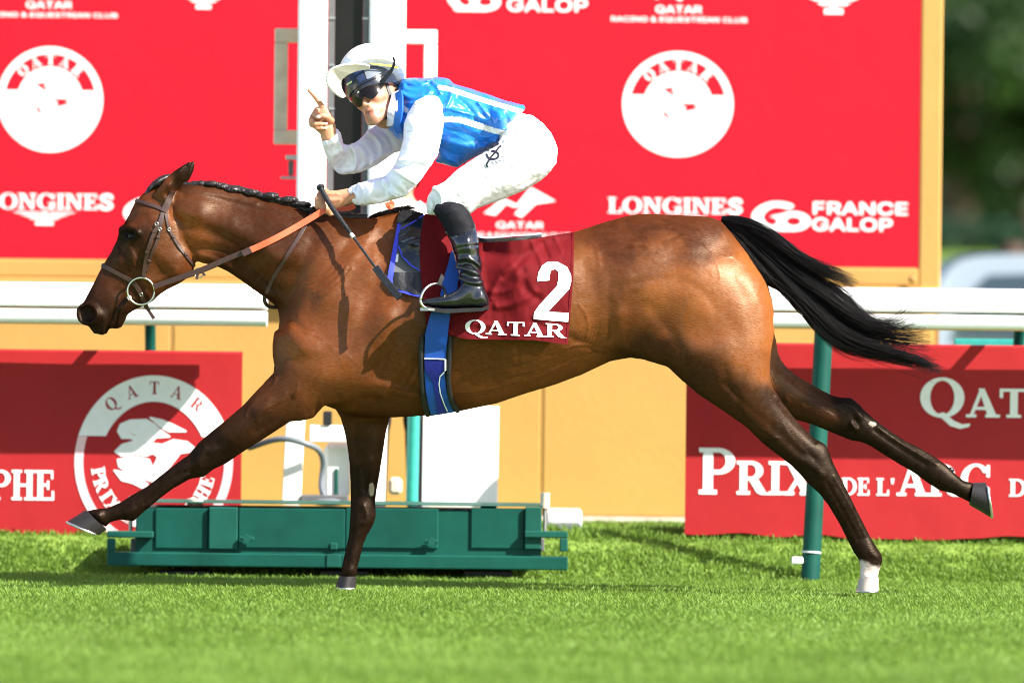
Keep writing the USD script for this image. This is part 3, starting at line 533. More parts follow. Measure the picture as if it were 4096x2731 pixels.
t = thing('track_post', 'green round post standing in front of the right red banner', 'post', a); part('pole', tube([a - (0, 0, .05), b], .040, 18), m_green, t)
c = a + (b - a) * .075; part('band', tube([c, c + (b - a) * .006], .0425, 18), m_white, t); part('tag', boxm(*(c[0] + np.array([-.085, -.035])), *(c[1] + np.array([-.03, -.012])), *(c[2] + np.array([-.046, -.016])), .005), m_white, t)
a, b = at(P((2192, 784))[0], 2.6), at(P((2600, 784))[0], 2.6); solo('green_barrier', boxm(a[0], b[0], 2.6, 2.64, .5, a[2] + .012, .004), m_teal, 'teal barrier top showing over the right red banner', 'barrier')

YBN = 1.98
def banner(x0, x1, ztop, zbot, label, seed):
    t = thing('red_banner', label, 'banner', ((x0 + x1) / 2, YBN, zbot)); nx, nz = 300, 40
    X, Z = np.meshgrid(np.linspace(x0, x1, nx), np.linspace(zbot, ztop, nz), indexing='ij'); w = (meshkit.fbm(np.stack([X * 1.6, Z * 1.1, 0 * X + seed], -1), 3, seed) - .5) * .010
    Z = Z + np.where(Z < zbot + .02, (meshkit.noise(np.stack([X * 6, Z * 0, 0 * X], -1), seed) - .5) * .03, 0)
    i = np.arange(nx - 1)[:, None] * nz + np.arange(nz - 1)[None]; q = np.stack([i, i + nz, i + nz + 1, i + 1], -1).reshape(-1, 4)
    front = np.stack([X, YBN + w, Z], -1).reshape(-1, 3); back = np.stack([X, YBN + w + .012, Z], -1).reshape(-1, 3); n = len(front)
    rim = np.r_[np.arange(nx) * nz, (nx - 1) * nz + np.arange(1, nz), (np.arange(nx - 1)[::-1]) * nz + nz - 1, np.arange(1, nz - 1)[::-1]]; rq = np.stack([rim, np.roll(rim, -1), np.roll(rim, -1) + n, rim + n], 1)
    part('cloth', (np.vstack([front, back]), np.vstack([q, q[:, ::-1] + n, rq[:, ::-1]])), m_banner, t, smooth=40)
    part('top_rail', tube([(x0, YBN + .02, ztop - .004), (x1, YBN + .02, ztop - .004)], .012, 10), m_banner, t)
    for xx in np.linspace(x0 + .06, x1 - .06, 5): part('stake', boxm(xx - .02, xx + .02, YBN + .03, YBN + .06, -.1, ztop - .02), m_gframe, t)
    return t, (lambda sh, dep=.0012: conform(decal(sh, YBN, dep), seed))
def conform(m, seed):
    """bends a print to the banner's ripples so that it lies on the cloth"""
    m = m.copy()
    for _ in range(2):
        if m.edges_unique_length.max() > .05: m = m.subdivide_to_size(.05, max_iter=8)
    v = m.vertices; w = (meshkit.fbm(np.stack([v[:, 0] * 1.6, v[:, 2] * 1.1, 0 * v[:, 0] + seed], -1), 3, seed) - .5) * .010; m.vertices = v + np.stack([0 * w, w - .0012, 0 * w], 1); return m
blx1 = at(P((556, 900))[0], YBN)[0]; brx0 = at(P((1574, 1100))[0], YBN)[0]
bl, lay_l = banner(-4.6, blx1, at(P((300, 809))[0], YBN)[2], at(P((200, 1236))[0], YBN)[2] - .02, 'red banner with an oval white seal behind the outstretched foreleg', 3)
br, lay_r = banner(brx0, 5.2, at(P((2000, 794))[0], YBN)[2], at(P((1900, 1226))[0], YBN)[2] - .008, 'red banner lettered for the prize race behind the hind legs', 11)
o = at(P((353, 1062))[0], YBN); kx = at(P((353 + 182, 1062))[0], YBN)[0] - o[0]; kz = o[2] - at(P((353, 1062 + 200))[0], YBN)[2]; sc = lambda g: affinity.translate(affinity.scale(g, kx, kz, origin=(0, 0)), o[0], o[2])
cres = _ell(0, 0, 1, 1).difference(_ell(0, -.10, .70, .80)).intersection(box(-1, .30, 1, 1.1)); txt = arc_text('QATAR', .80, .15, 90, 96, T=.22)
part('seal_top', lay_l(sc(cres.difference(affinity.scale(txt, 1, .98, origin=(0, 0))))), m_print, bl, smooth=False)
part('seal_rim', lay_l(sc(_ring(0, 0, 1, 1, .11, .10).intersection(box(-1, -1.1, 1, .295)))), m_pink, bl, smooth=False)
low = unary_union([arc_text('PRIX', .62, .17, 207, 44, inward=True, T=.26), arc_text("DE L'ARC DE TRI", .64, .13, 258, 62, inward=True), arc_text('OMPHE', .62, .17, 318, 62, inward=True, T=.26)])
part('seal_words', lay_l(sc(low)), m_print, bl, smooth=False)
Dq = lambda *p: [tuple(v) for v in onplane(crop(0, 1350, 1.845)(*p), YBN)]
horse_fig = unary_union([Polygon(Dq((870, 690), (890, 640), (960, 610), (1080, 606), (1140, 640), (1180, 680), (1250, 730), (1150, 735), (1120, 770), (1030, 770), (960, 740), (900, 740))), Polygon(Dq((1110, 590), (1200, 610), (1270, 640), (1370, 690), (1250, 690), (1190, 660))), Polygon(Dq((1030, 800), (1100, 780), (1200, 790), (1280, 755), (1380, 770), (1430, 810), (1400, 840), (1330, 850), (1260, 940), (1210, 1000), (1150, 1005), (1130, 960), (1170, 880), (1130, 850), (1080, 870), (1010, 860))),
    Polygon(Dq((850, 840), (900, 790), (1000, 760), (1060, 780), (980, 870), (900, 870))), Polygon(Dq((870, 900), (1000, 880), (1100, 900), (1140, 1000), (1190, 1010), (1130, 1060), (1000, 1020), (930, 980), (880, 950))), Polygon(Dq((845, 980), (960, 1000), (1090, 1080), (1060, 1110), (980, 1070), (900, 1050)))]).difference(Polygon(Dq((945, 680), (1010, 720), (1000, 735), (950, 700))))
part('horse_emblem', lay_l(horse_fig.buffer(.004)), m_print, bl, smooth=False)
part('race_name', lay_l(word('TRIOMPHE', (-290, 1074), (124, 1150), .01, YBN)), m_print, bl, smooth=False)
part('race_name', lay_r(word('Qatar', (2114, 866), (2520, 988), .012, YBN, small=.74)), m_print, br, smooth=False)
def wordbase(text, x0, base, cap, y, fat=.012, wide=1.0, **k):
    g, w = serif(text, 1.0, **k); g = g.buffer(fat); o = at(P((x0, base))[0], y); h = at(P((x0, base - cap))[0], y)[2] - o[2]; return affinity.translate(affinity.scale(g, h * wide, h, origin=(0, 0)), o[0], o[2])
part('race_name', lay_r(wordbase('Prix', 1606, 1133, 104, YBN, small=.72, wide=1.02)), m_print, br, smooth=False)
part('race_name', lay_r(wordbase('DE', 1934, 1136, 39, YBN, wide=.96)), m_print, br, smooth=False); part('race_name', lay_r(wordbase("L'", 2013, 1137, 39, YBN, wide=1.1)), m_print, br, smooth=False)
part('race_name', lay_r(wordbase('Arc', 2060, 1137, 72, YBN, small=1.0, wide=1.05)), m_print, br, smooth=False); part('race_name', lay_r(wordbase('DE', 2318, 1139, 39, YBN, wide=1.12)), m_print, br, smooth=False); part('race_name', lay_r(wordbase('Triomphe', 2420, 1139, 104, YBN, small=.72)), m_print, br, smooth=False)
# ------------------------------------------------------------------ the racehorse: one continuous body, modelled on a grid
import time as _time
_t0 = _time.time()
HF = Field((-2.1, -0.42, -0.05), (2.15, 0.42, 1.86), 0.0052)
crest_line = cat(A((960, 385), (1050, 366), (1150, 372), (1250, 378), (1400, 405), (1550, 438), (1700, 490), (1850, 525), (1950, 558), (2060, 603)),
                 J3((400, 645), (800, 690), (1100, 685), (1300, 640), (1480, 590)), [(1640, 846), (1720, 866), (1800, 902), (1916, 962), (2030, 978), (2122, 972), (2210, 956)])
torso = cat(crest_line, E((120, 158), (220, 128), (300, 102), (370, 82), (440, 70), (520, 70), (600, 74), (700, 78), (790, 84), (850, 104), (900, 160), (960, 235), (1015, 305),
                       (1058, 370), (1084, 430), (1103, 500), (1109, 560), (1107, 640), (1098, 700), (1060, 780), (980, 830), (860, 850), (700, 850), (560, 818), (480, 792), (400, 780), (300, 799), (150, 869), (0, 921)),
            C((1600, 1215), (1400, 1291), (1200, 1351), (1000, 1419), (760, 1468), (600, 1490)),
            D((2100, 518), (1960, 526), (1800, 521), (1700, 508), (1600, 470), (1500, 430), (1400, 350), (1310, 275), (1285, 235), (1272, 180), (1272, 120), (1284, 40)),
            A((1790, 1500), (1800, 1430), (1785, 1340), (1740, 1295), (1680, 1250), (1600, 1190), (1500, 1118), (1400, 1048), (1310, 1008), (1200, 985), (1080, 940), (960, 820), (900, 640), (890, 500)))
def relief_torso(PX):
    f = strokes([
        # neck: jugular groove, crest muscle, the strap muscles, windpipe
        (A((1180, 930), (1350, 990), (1500, 1075), (1640, 1170), (1740, 1240)), 16, .010), (A((1150, 860), (1350, 880), (1520, 960), (1680, 1080), (1800, 1200)), 16, -.010),
        (A((1000, 650), (1060, 690), (1200, 730), (1420, 820), (1600, 930)), 26, -.007), (A((1030, 560), (1300, 640), (1560, 760), (1760, 930)), 40, .008),
        (A((1040, 415), (1300, 452), (1500, 500), (1620, 522)), 9, .004), (A((1060, 440), (1350, 490), (1600, 560), (1900, 640)), 16, -.006),
        (A((960, 560), (975, 610), (1030, 665)), 9, -.008),
        # shoulder: front of the blade, its spine, point of shoulder, the arm muscle behind it
        (P((720, 560), (690, 620), (665, 690), (650, 750)), 26, -.011), (P((860, 520), (815, 590), (770, 660), (720, 730)), 26, .006), (P((800, 560), (750, 630), (715, 690)), 20, -.004),
        (P((890, 560), (870, 640), (840, 720), (800, 790)), 30, -.008), (P((660, 770), (690, 800), (730, 800)), 36, .012), (P((800, 830), (850, 800), (890, 730)), 50, .016),
        (P((930, 600), (930, 700), (900, 800), (850, 870)), 30, -.008), (P((640, 700), (660, 720), (700, 760)), 20, -.010), (P((640, 770), (636, 810), (640, 845)), 14, .008),
        (P((690, 850), (740, 880), (800, 900), (860, 910)), 18, -.012), (P((760, 905), (840, 880), (900, 890), (960, 905)), 22, .010),
        # ribs
        *[(P((1060 + 52 * i, 745 + 4 * i), (1085 + 52 * i, 810 - 2 * i), (1080 + 52 * i, 880 - 14 * i)), 12, .0016) for i in range(5)],
        # flank hollow, point of hip, rump
        (P((1345, 620), (1370, 690), (1360, 760)), 38, -.012), (P((1330, 760), (1380, 740), (1430, 720)), 24, .006), (P((1300, 770), (1350, 790), (1420, 812)), 14, -.010),
        (P((1402, 560), (1412, 580)), 44, .009), (P((1440, 640), (1420, 720), (1430, 790)), 30, .011), (P((1400, 640), (1395, 700), (1405, 760)), 20, -.006),
        (P((1560, 650), (1640, 700), (1690, 770), (1700, 860)), 34, -.006), (P((1420, 660), (1520, 640), (1600, 660), (1640, 740)), 16, -.005),
        (P((1500, 560), (1580, 580), (1650, 620)), 46, .012), (P((1700, 600), (1740, 680), (1752, 760)), 26, .012), (P((1668, 620), (1712, 700), (1725, 790)), 13, -.004),
        (P((1318, 545), (1360, 560), (1375, 610)), 8, .004), (P((1480, 700), (1560, 760), (1600, 840)), 24, -.004)])
    veins = strokes([(P((700, 760), (740, 775), (770, 800), (800, 860)), 5, .0030), (P((660, 800), (700, 830), (730, 880), (720, 920)), 5, .0028), (P((770, 800), (820, 830), (850, 870)), 4.5, .0026), (P((1040, 905), (1140, 895), (1240, 862), (1320, 825)), 5, .0030), (P((1180, 885), (1230, 850), (1260, 820)), 4.5, .0024),
        (P((1380, 800), (1330, 790), (1300, 800)), 6, .0040), (P((1330, 700), (1350, 740), (1345, 770)), 5, .0030), *[(P((1330 + 9 * i, 762 - 3 * i), (1318 + 9 * i, 785), (1310 + 9 * i, 800)), 4, -.0024) for i in range(6)], *[(P((690 + 16 * i, 655 + 8 * i), (735 + 14 * i, 640 + 6 * i), (775 + 12 * i, 605 + 4 * i)), 6, .0035) for i in range(4)],
        (P((560, 690), (600, 640), (640, 600)), 5, .0020), (P((1600, 560), (1640, 600), (1650, 640)), 5, .0022), (P((880, 905), (905, 870), (930, 840)), 7, .0040), (P((905, 920), (930, 890), (955, 850)), 7, -.0035)])
    g = np.exp(-(((PX - P((1215, 850))[0]) / [180, 60]) ** 2).sum(-1))
    n = meshkit.noise(np.stack([PX[..., 0] / 90, PX[..., 1] / 14 + PX[..., 0] / 60, 0 * PX[..., 0]], -1), 5)
    n2 = meshkit.fbm(np.stack([PX[..., 0] / 110, PX[..., 1] / 90, 0 * PX[..., 0]], -1), 3, 9)
    w_ = np.clip((PX[..., 0] - P((950, 0))[0, 0]) / 600, 0, 1); return (1.05 - .55 * w_) * f(PX) + veins(PX) + g * (n - .5) * .004 + (n2 - .5) * .007
HF.inflate(torso, [(A((1060, 560))[0], .082), (A((1400, 720))[0], .10), (A((1800, 880))[0], .145), (A((1500, 470))[0], .035), (A((1500, 1020))[0], .075), (P((650, 640))[0], .12),
                   (P((760, 720))[0], .225), (P((662, 790))[0], .17), (P((900, 520))[0], .085), (P((860, 640))[0], .215), (P((1000, 600))[0], .20), (P((960, 740))[0], .262), (P((1110, 720))[0], .28), (P((1240, 720))[0], .285),
                   (P((1120, 860))[0], .20), (P((860, 880))[0], .18), (P((1200, 570))[0], .14), (P((1380, 720))[0], .25), (P((1480, 600))[0], .245), (P((1500, 515))[0], .11), (P((1640, 650))[0], .25), (P((1730, 740))[0], .19), (P((1480, 770))[0], .2), (P((1640, 545))[0], .14)],
           [(P((1000, 700))[0], 0.0)], .0, relief_torso)

# hind legs
hip = P((1560, 600), (1680, 590), (1745, 640), (1768, 700), (1776, 760))
near_hind = cat(P((1440, 800), (1425, 720), (1470, 640)), hip, F((832, 120), (828, 200), (826, 290), (842, 355), (882, 420), (950, 510), (1020, 588), (1072, 640), (1140, 677), (1160, 712), (1190, 790), (1240, 890), (1290, 990), (1340, 1090), (1400, 1208),
                (1436, 1268), (1464, 1308), (1468, 1345), (1450, 1395), (1440, 1440), (1438, 1462), (1345, 1462), (1338, 1420), (1342, 1375), (1330, 1330), (1308, 1300), (1270, 1226), (1222, 1130), (1162, 1030), (1110, 962), (1050, 908), (1003, 855), (950, 800), (872, 740), (782, 670), (702, 590),
                (620, 530), (520, 461), (420, 396), (330, 320), (240, 236), (120, 200)))
hind_relief = strokes([(F((340, 300), (430, 330), (470, 300)), 5, .0040), (F((640, 430), (740, 560), (860, 640)), 5, .0036), (F((900, 560), (990, 690), (1080, 740)), 5, .0030), (F((760, 620), (820, 640), (880, 640)), 5, .0030), (F((560, 240), (620, 380), (760, 520), (900, 640), (1000, 740)), 16, -.006), (F((880, 440), (980, 560), (1080, 660)), 10, -.012), (F((860, 400), (960, 530), (1060, 645)), 8, .008),
                       (F((640, 420), (760, 540), (900, 680), (990, 780)), 24, .007), (F((1000, 760), (1060, 800), (1120, 850)), 16, .008), (F((1040, 720), (1080, 760)), 9, -.006), (F((1150, 900), (1230, 1040), (1330, 1220)), 7, -.006),
                       (F((1190, 860), (1280, 1020), (1370, 1200)), 6, .005), (F((1400, 1290), (1430, 1320)), 12, .005), (F((560, 330), (640, 420), (640, 470)), 14, -.007)])
def rel_nh(PX):
    return .7 * hind_relief(PX) + .5 * strokes([(P((1560, 650), (1640, 700), (1690, 770), (1700, 860)), 34, -.006), (P((1700, 640), (1744, 700), (1752, 800)), 26, .007), (P((1500, 720), (1560, 800), (1580, 880)), 20, -.008)])(PX)
HF.inflate(near_hind, [(P((1620, 720))[0], .135), (P((1500, 760))[0], .10), (P((1640, 860))[0], .115), (F((430, 280))[0], .10), (F((650, 440))[0], .085), (F((850, 610))[0], .062), (F((960, 720))[0], .05), (F((1090, 800))[0], .047), (F((1200, 950))[0], .033),
                       (F((1320, 1180))[0], .029), (F((1400, 1310))[0], .036), (F((1392, 1400))[0], .031), (F((1392, 1450))[0], .036)],
           [(P((1600, 700))[0], -.13), (F((500, 300))[0], -.155), (F((1090, 800))[0], -.13), (F((1400, 1400))[0], -.10)], .05, rel_nh)
far_hind = cat(P((1560, 600), (1700, 620), (1760, 700), (1776, 760)), F((862, 90), (872, 160), (892, 205), (930, 250), (980, 290), (1050, 330), (1120, 370), (1190, 405), (1230, 412), (1290, 414), (1332, 450), (1380, 500), (1440, 550), (1520, 610), (1600, 660), (1690, 705), (1780, 760),
               (1836, 800), (1880, 845), (1930, 886), (1985, 900), (1990, 960), (1975, 1015), (1920, 986), (1860, 957), (1790, 940), (1722, 896), (1640, 836), (1560, 790), (1480, 740), (1402, 690), (1350, 666), (1290, 657), (1200, 620), (1130, 591), (1060, 563), (985, 542), (900, 510), (760, 440), (600, 330), (420, 200)))
HF.inflate(far_hind, [(P((1640, 760))[0], .13), (F((700, 300))[0], .10), (F((900, 380))[0], .085), (F((1100, 480))[0], .06), (F((1290, 540))[0], .045), (F((1480, 660))[0], .031), (F((1650, 760))[0], .027), (F((1810, 870))[0], .034), (F((1950, 950))[0], .03)],
           [(P((1640, 700))[0], .12), (F((900, 380))[0], .14), (F((1290, 540))[0], .125), (F((1950, 950))[0], .11)], .04,
           strokes([(F((960, 300), (1060, 400), (1200, 500)), 12, -.006), (F((1240, 440), (1300, 470), (1340, 520)), 12, .006), (F((1290, 560), (1310, 590)), 10, .009), (F((1310, 540), (1330, 570)), 8, -.010), (F((1420, 600), (1560, 700), (1720, 800)), 7, -.006), (F((1440, 580), (1600, 690), (1770, 790)), 6, .005)]))
# forelegs
near_fore = cat(P((640, 780), (700, 720), (790, 700), (860, 740), (900, 830), (880, 900)), D((1560, 462), (1500, 530), (1440, 543), (1370, 549), (1300, 595), (1200, 660), (1100, 722), (1000, 790), (930, 822), (882, 862), (800, 876), (700, 932), (620, 990), (540, 1060), (475, 1118), (440, 1112), (400, 1108), (345, 1122), (318, 1150),
                (215, 1085), (212, 1058), (270, 1046), (330, 1040), (400, 1010), (480, 960), (560, 914), (640, 850), (720, 789), (790, 738), (850, 668), (920, 608), (1000, 544), (1100, 458), (1200, 350), (1275, 272)))
fore_relief = [(D((1290, 300), (1240, 380), (1160, 440), (1120, 520)), 5, .0032), (D((1350, 380), (1300, 440), (1240, 470), (1180, 540)), 5, .0032), (D((1420, 330), (1400, 400), (1330, 470)), 5, .0026), (D((820, 800), (720, 860), (600, 950)), 4.5, .0026), (D((1150, 520), (1060, 610), (960, 680)), 14, -.006), (D((1250, 430), (1130, 560), (1000, 660), (930, 720)), 18, .006), (D((1380, 420), (1290, 520), (1180, 600)), 14, -.007), (D((880, 700), (860, 740), (850, 790)), 20, .007), (D((820, 720), (800, 770)), 9, -.004),
               (D((760, 830), (660, 900), (540, 1010)), 7, -.007), (D((790, 850), (680, 930), (560, 1030)), 7, .006), (D((470, 1050), (440, 1075)), 16, .006), (D((400, 1060), (340, 1080)), 10, -.004), (D((1480, 500), (1560, 440), (1640, 410)), 16, -.010)]
HF.inflate(near_fore, [(P((760, 800))[0], .12), (P((830, 850))[0], .11), (D((1350, 420))[0], .085), (D((1150, 560))[0], .065), (D((1000, 670))[0], .05), (D((850, 770))[0], .045), (D((720, 860))[0], .032), (D((600, 950))[0], .028), (D((450, 1070))[0], .034), (D((340, 1085))[0], .029), (D((260, 1100))[0], .036)],
           [(P((780, 800))[0], -.13), (D((1150, 560))[0], -.15), (D((850, 770))[0], -.13), (D((300, 1090))[0], -.11)], .045, strokes(fore_relief))
off_fore = cat(P((770, 850), (830, 800), (900, 830), (925, 900)), G((1140, 60), (1104, 160), (1085, 230), (1070, 320), (1055, 420), (1040, 520), (1018, 640), (1008, 720), (1014, 800), (1004, 850), (985, 890), (955, 940), (930, 1000), (910, 1080), (893, 1150), (885, 1205), (868, 1235),
               (775, 1240), (780, 1180), (796, 1100), (815, 1020), (832, 940), (838, 860), (843, 780), (845, 690), (843, 600), (838, 480), (828, 380), (806, 250), (776, 150), (740, 90)))
HF.inflate(off_fore, [(P((850, 880))[0], .12), (G((940, 200))[0], .075), (G((945, 400))[0], .06), (G((940, 600))[0], .047), (G((925, 800))[0], .048), (G((890, 950))[0], .034), (G((840, 1100))[0], .032), (G((830, 1200))[0], .035)],
           [(P((850, 880))[0], .12), (G((940, 500))[0], .12), (G((830, 1200))[0], .10)], .045,
           strokes([(G((930, 480), (940, 560), (945, 640)), 8, -.010), (G((985, 430), (975, 540), (980, 620)), 9, .006), (G((930, 740), (960, 830), (940, 860)), 12, .006), (G((880, 330), (890, 500), (885, 640)), 12, .006), (G((870, 900), (840, 1020), (820, 1140)), 6, -.006)]))
# head
head = cat(A((735, 436), (800, 400), (880, 382), (950, 384), (1000, 420), (1010, 520), (1030, 620), (1085, 740), (1128, 840), (1140, 910), (1137, 975), (1122, 1045), (1085, 1096), (1010, 1148), (920, 1190), (850, 1240), (800, 1288), (720, 1325), (645, 1362), (605, 1392),
             (592, 1430), (562, 1485), (535, 1497), (500, 1497), (478, 1490), (462, 1502), (446, 1538), (400, 1545), (345, 1536), (316, 1500), (300, 1466), (262, 1455), (232, 1430), (214, 1388), (222, 1345), (250, 1318), (290, 1240), (340, 1148), (408, 1012), (480, 898), (538, 780), (560, 715), (618, 610), (668, 505)))
head_relief = strokes([
    (A((560, 720), (600, 705), (650, 715), (690, 740)), 14, .014), (A((590, 770), (640, 805), (690, 770)), 10, .006), (A((638, 758), (652, 760)), 15, -.014), (A((560, 730), (548, 780)), 12, .006), (A((600, 680), (650, 650), (740, 620)), 20, -.006),
    (A((690, 790), (720, 860), (700, 960), (640, 1060)), 12, -.003), (A((560, 860), (600, 940), (640, 1000)), 11, -.006), (A((620, 830), (650, 920), (660, 1000)), 10, .008), (A((520, 900), (470, 1020), (420, 1120)), 16, -.004),
    (A((780, 900), (860, 800), (960, 780)), 60, .006), (A((1120, 830), (1135, 920), (1120, 1020), (1070, 1085)), 8, .004), (A((760, 1120), (880, 1110), (1000, 1060)), 16, .004), (A((740, 1170), (800, 1230)), 14, -.006),
    # nostril, mouth, chin
    (A((300, 1360), (316, 1385)), 17, -.055), (A((238, 1330), (225, 1380), (250, 1440), (310, 1455)), 10, .012), (A((262, 1320), (330, 1316), (366, 1350), (372, 1400), (350, 1450)), 10, .012),
    (A((445, 1530), (452, 1480), (490, 1400), (530, 1320), (600, 1262)), 6, -.010), (A((480, 1470), (520, 1400), (560, 1330)), 12, .006), (A((400, 1400), (430, 1450), (420, 1510)), 20, .006), (A((570, 1400), (560, 1440)), 14, -.003),
    (A((600, 850), (585, 920), (620, 1000)), 5, .0032), (A((660, 900), (690, 960), (740, 1020)), 5, .0028), (A((540, 960), (580, 1020), (640, 1060)), 5, .0026), (A((860, 960), (920, 1010), (1000, 1020)), 5, .0020),
    (A((400, 1160), (500, 1200), (580, 1240)), 18, -.004), (A((870, 340), (900, 400), (910, 450)), 20, .008), (A((790, 470), (860, 500)), 18, -.004), (A((960, 540), (985, 640)), 9, -.007)])
HF.inflate(head, [(A((820, 560))[0], .085), (A((660, 720))[0], .088), (A((600, 900))[0], .07), (A((950, 850))[0], .083), (A((1050, 970))[0], .072), (A((800, 1060))[0], .07), (A((560, 1130))[0], .05), (A((420, 1260))[0], .047), (A((330, 1390))[0], .052), (A((400, 1500))[0], .034), (A((530, 1440))[0], .032), (A((940, 440))[0], .06)],
           [(A((700, 900))[0], 0.0)], .016, head_relief)
# ears
ear = A((830, 440), (850, 400), (900, 335), (960, 272), (1040, 222), (1103, 182), (1112, 215), (1100, 270), (1070, 330), (1030, 385), (985, 430), (930, 455), (870, 470))
HF.inflate(ear, [(A((900, 400))[0], .032), (A((1000, 300))[0], .021), (A((1085, 215))[0], .008)], [(A((900, 420))[0], -.06), (A((1085, 210))[0], -.075)], .012,
           strokes([(A((985, 395), (1030, 330), (1085, 240)), 13, -.014), (A((930, 380), (1000, 290), (1080, 215)), 9, .004)]))
ear2 = ear + (12, -1)
HF.inflate(ear2, [(A((900, 400))[0], .032), (A((1000, 300))[0], .021), (A((1085, 215))[0], .008)], [(A((900, 420))[0], .06), (A((1085, 210))[0], .085)], .012)
horse_mesh = HF.mesh()
comp = trimesh.graph.connected_component_labels(horse_mesh.face_adjacency, node_count=len(horse_mesh.faces)); horse_mesh.update_faces(comp == np.bincount(comp).argmax()); horse_mesh.remove_unreferenced_vertices()
HV = np.asarray(horse_mesh.vertices); HN = np.asarray(horse_mesh.vertex_normals)
print('horse', len(HV), round(_time.time() - _t0, 1))
_front = HN[:, 1] < -.02; _fp = px(HV[_front]); _fy = HV[_front, 1]; _fn = HN[_front]; _ftree = cKDTree(_fp)
def skin(p, off=0.0, side=-1, rad=11.0):
    """points of the horse's near side (side=-1; mirrored for 1) under the photograph points p, lifted off the coat, and the normals there"""
    p = np.atleast_2d(np.asarray(p, float)); out = np.empty((len(p), 3)); nn = np.empty((len(p), 3))
    for i, q in enumerate(p):
        r = rad; ix = []
        while len(ix) < 3: ix = _ftree.query_ball_point(q, r); r *= 1.6
        ix = np.array(ix); y0 = _fy[ix].min(); ix = ix[_fy[ix] < y0 + .03]
        w = 1 / (((_fp[ix] - q) ** 2).sum(1) + 4); w /= w.sum(); n = w @ _fn[ix]; n /= np.linalg.norm(n)
        out[i] = at(q, float(w @ _fy[ix])) + n * off; nn[i] = n
    if side > 0: out[:, 1] *= -1; nn[:, 1] *= -1
    return out, nn

# coat colours (bay with black points, paler rump, darker neck and underside), set on the vertices
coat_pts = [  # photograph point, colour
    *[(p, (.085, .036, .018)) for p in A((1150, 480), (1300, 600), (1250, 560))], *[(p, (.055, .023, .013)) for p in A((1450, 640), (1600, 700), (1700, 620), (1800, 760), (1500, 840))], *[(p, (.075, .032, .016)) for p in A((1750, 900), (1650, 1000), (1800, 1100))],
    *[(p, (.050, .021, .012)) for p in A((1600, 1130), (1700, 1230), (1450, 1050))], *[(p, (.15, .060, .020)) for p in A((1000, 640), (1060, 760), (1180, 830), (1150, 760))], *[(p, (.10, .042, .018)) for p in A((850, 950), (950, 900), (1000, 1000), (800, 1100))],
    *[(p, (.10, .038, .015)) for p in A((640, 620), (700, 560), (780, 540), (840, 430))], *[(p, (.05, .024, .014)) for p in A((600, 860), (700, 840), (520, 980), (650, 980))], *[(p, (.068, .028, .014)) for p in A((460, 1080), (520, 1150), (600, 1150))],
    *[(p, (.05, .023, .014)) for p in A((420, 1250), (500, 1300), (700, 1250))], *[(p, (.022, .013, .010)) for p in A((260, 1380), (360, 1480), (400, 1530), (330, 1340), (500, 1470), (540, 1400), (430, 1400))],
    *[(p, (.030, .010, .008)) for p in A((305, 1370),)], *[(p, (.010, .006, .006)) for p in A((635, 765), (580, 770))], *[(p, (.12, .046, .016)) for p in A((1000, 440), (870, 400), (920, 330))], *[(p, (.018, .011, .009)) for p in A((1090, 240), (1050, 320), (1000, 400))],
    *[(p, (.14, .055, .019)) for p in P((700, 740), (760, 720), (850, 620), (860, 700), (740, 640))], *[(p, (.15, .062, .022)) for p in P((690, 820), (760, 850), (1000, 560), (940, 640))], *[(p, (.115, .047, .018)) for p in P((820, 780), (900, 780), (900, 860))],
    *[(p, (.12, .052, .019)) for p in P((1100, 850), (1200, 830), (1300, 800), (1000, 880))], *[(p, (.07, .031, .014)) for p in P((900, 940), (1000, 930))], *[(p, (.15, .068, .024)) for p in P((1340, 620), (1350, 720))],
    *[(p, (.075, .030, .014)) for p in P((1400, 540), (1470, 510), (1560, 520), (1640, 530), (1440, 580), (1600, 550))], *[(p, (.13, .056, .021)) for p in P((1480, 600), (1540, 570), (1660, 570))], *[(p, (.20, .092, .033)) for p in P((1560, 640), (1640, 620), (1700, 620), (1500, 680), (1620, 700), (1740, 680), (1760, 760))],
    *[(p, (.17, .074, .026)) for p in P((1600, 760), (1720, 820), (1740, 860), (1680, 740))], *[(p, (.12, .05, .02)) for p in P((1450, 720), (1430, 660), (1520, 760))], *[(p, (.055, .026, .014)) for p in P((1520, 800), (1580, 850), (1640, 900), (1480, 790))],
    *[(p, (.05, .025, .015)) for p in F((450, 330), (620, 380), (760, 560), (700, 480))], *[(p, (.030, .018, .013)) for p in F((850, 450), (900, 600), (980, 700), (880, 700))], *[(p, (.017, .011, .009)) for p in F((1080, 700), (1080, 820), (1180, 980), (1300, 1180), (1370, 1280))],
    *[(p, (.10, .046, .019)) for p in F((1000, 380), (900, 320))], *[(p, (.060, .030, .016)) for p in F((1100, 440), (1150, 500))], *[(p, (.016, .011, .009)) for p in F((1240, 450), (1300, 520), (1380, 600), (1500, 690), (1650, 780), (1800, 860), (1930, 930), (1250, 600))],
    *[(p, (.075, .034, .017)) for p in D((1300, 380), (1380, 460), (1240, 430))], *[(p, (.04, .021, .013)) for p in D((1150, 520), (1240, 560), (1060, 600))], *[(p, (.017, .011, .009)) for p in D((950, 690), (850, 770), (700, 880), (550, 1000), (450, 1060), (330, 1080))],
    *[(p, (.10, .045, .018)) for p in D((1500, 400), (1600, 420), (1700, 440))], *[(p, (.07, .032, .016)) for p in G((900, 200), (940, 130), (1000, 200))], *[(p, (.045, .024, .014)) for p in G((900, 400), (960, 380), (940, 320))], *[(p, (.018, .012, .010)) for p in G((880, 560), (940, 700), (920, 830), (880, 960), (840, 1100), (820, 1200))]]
HP = px(HV); _cp = np.array([c[0] for c in coat_pts]); _cv = np.array([c[1] for c in coat_pts])
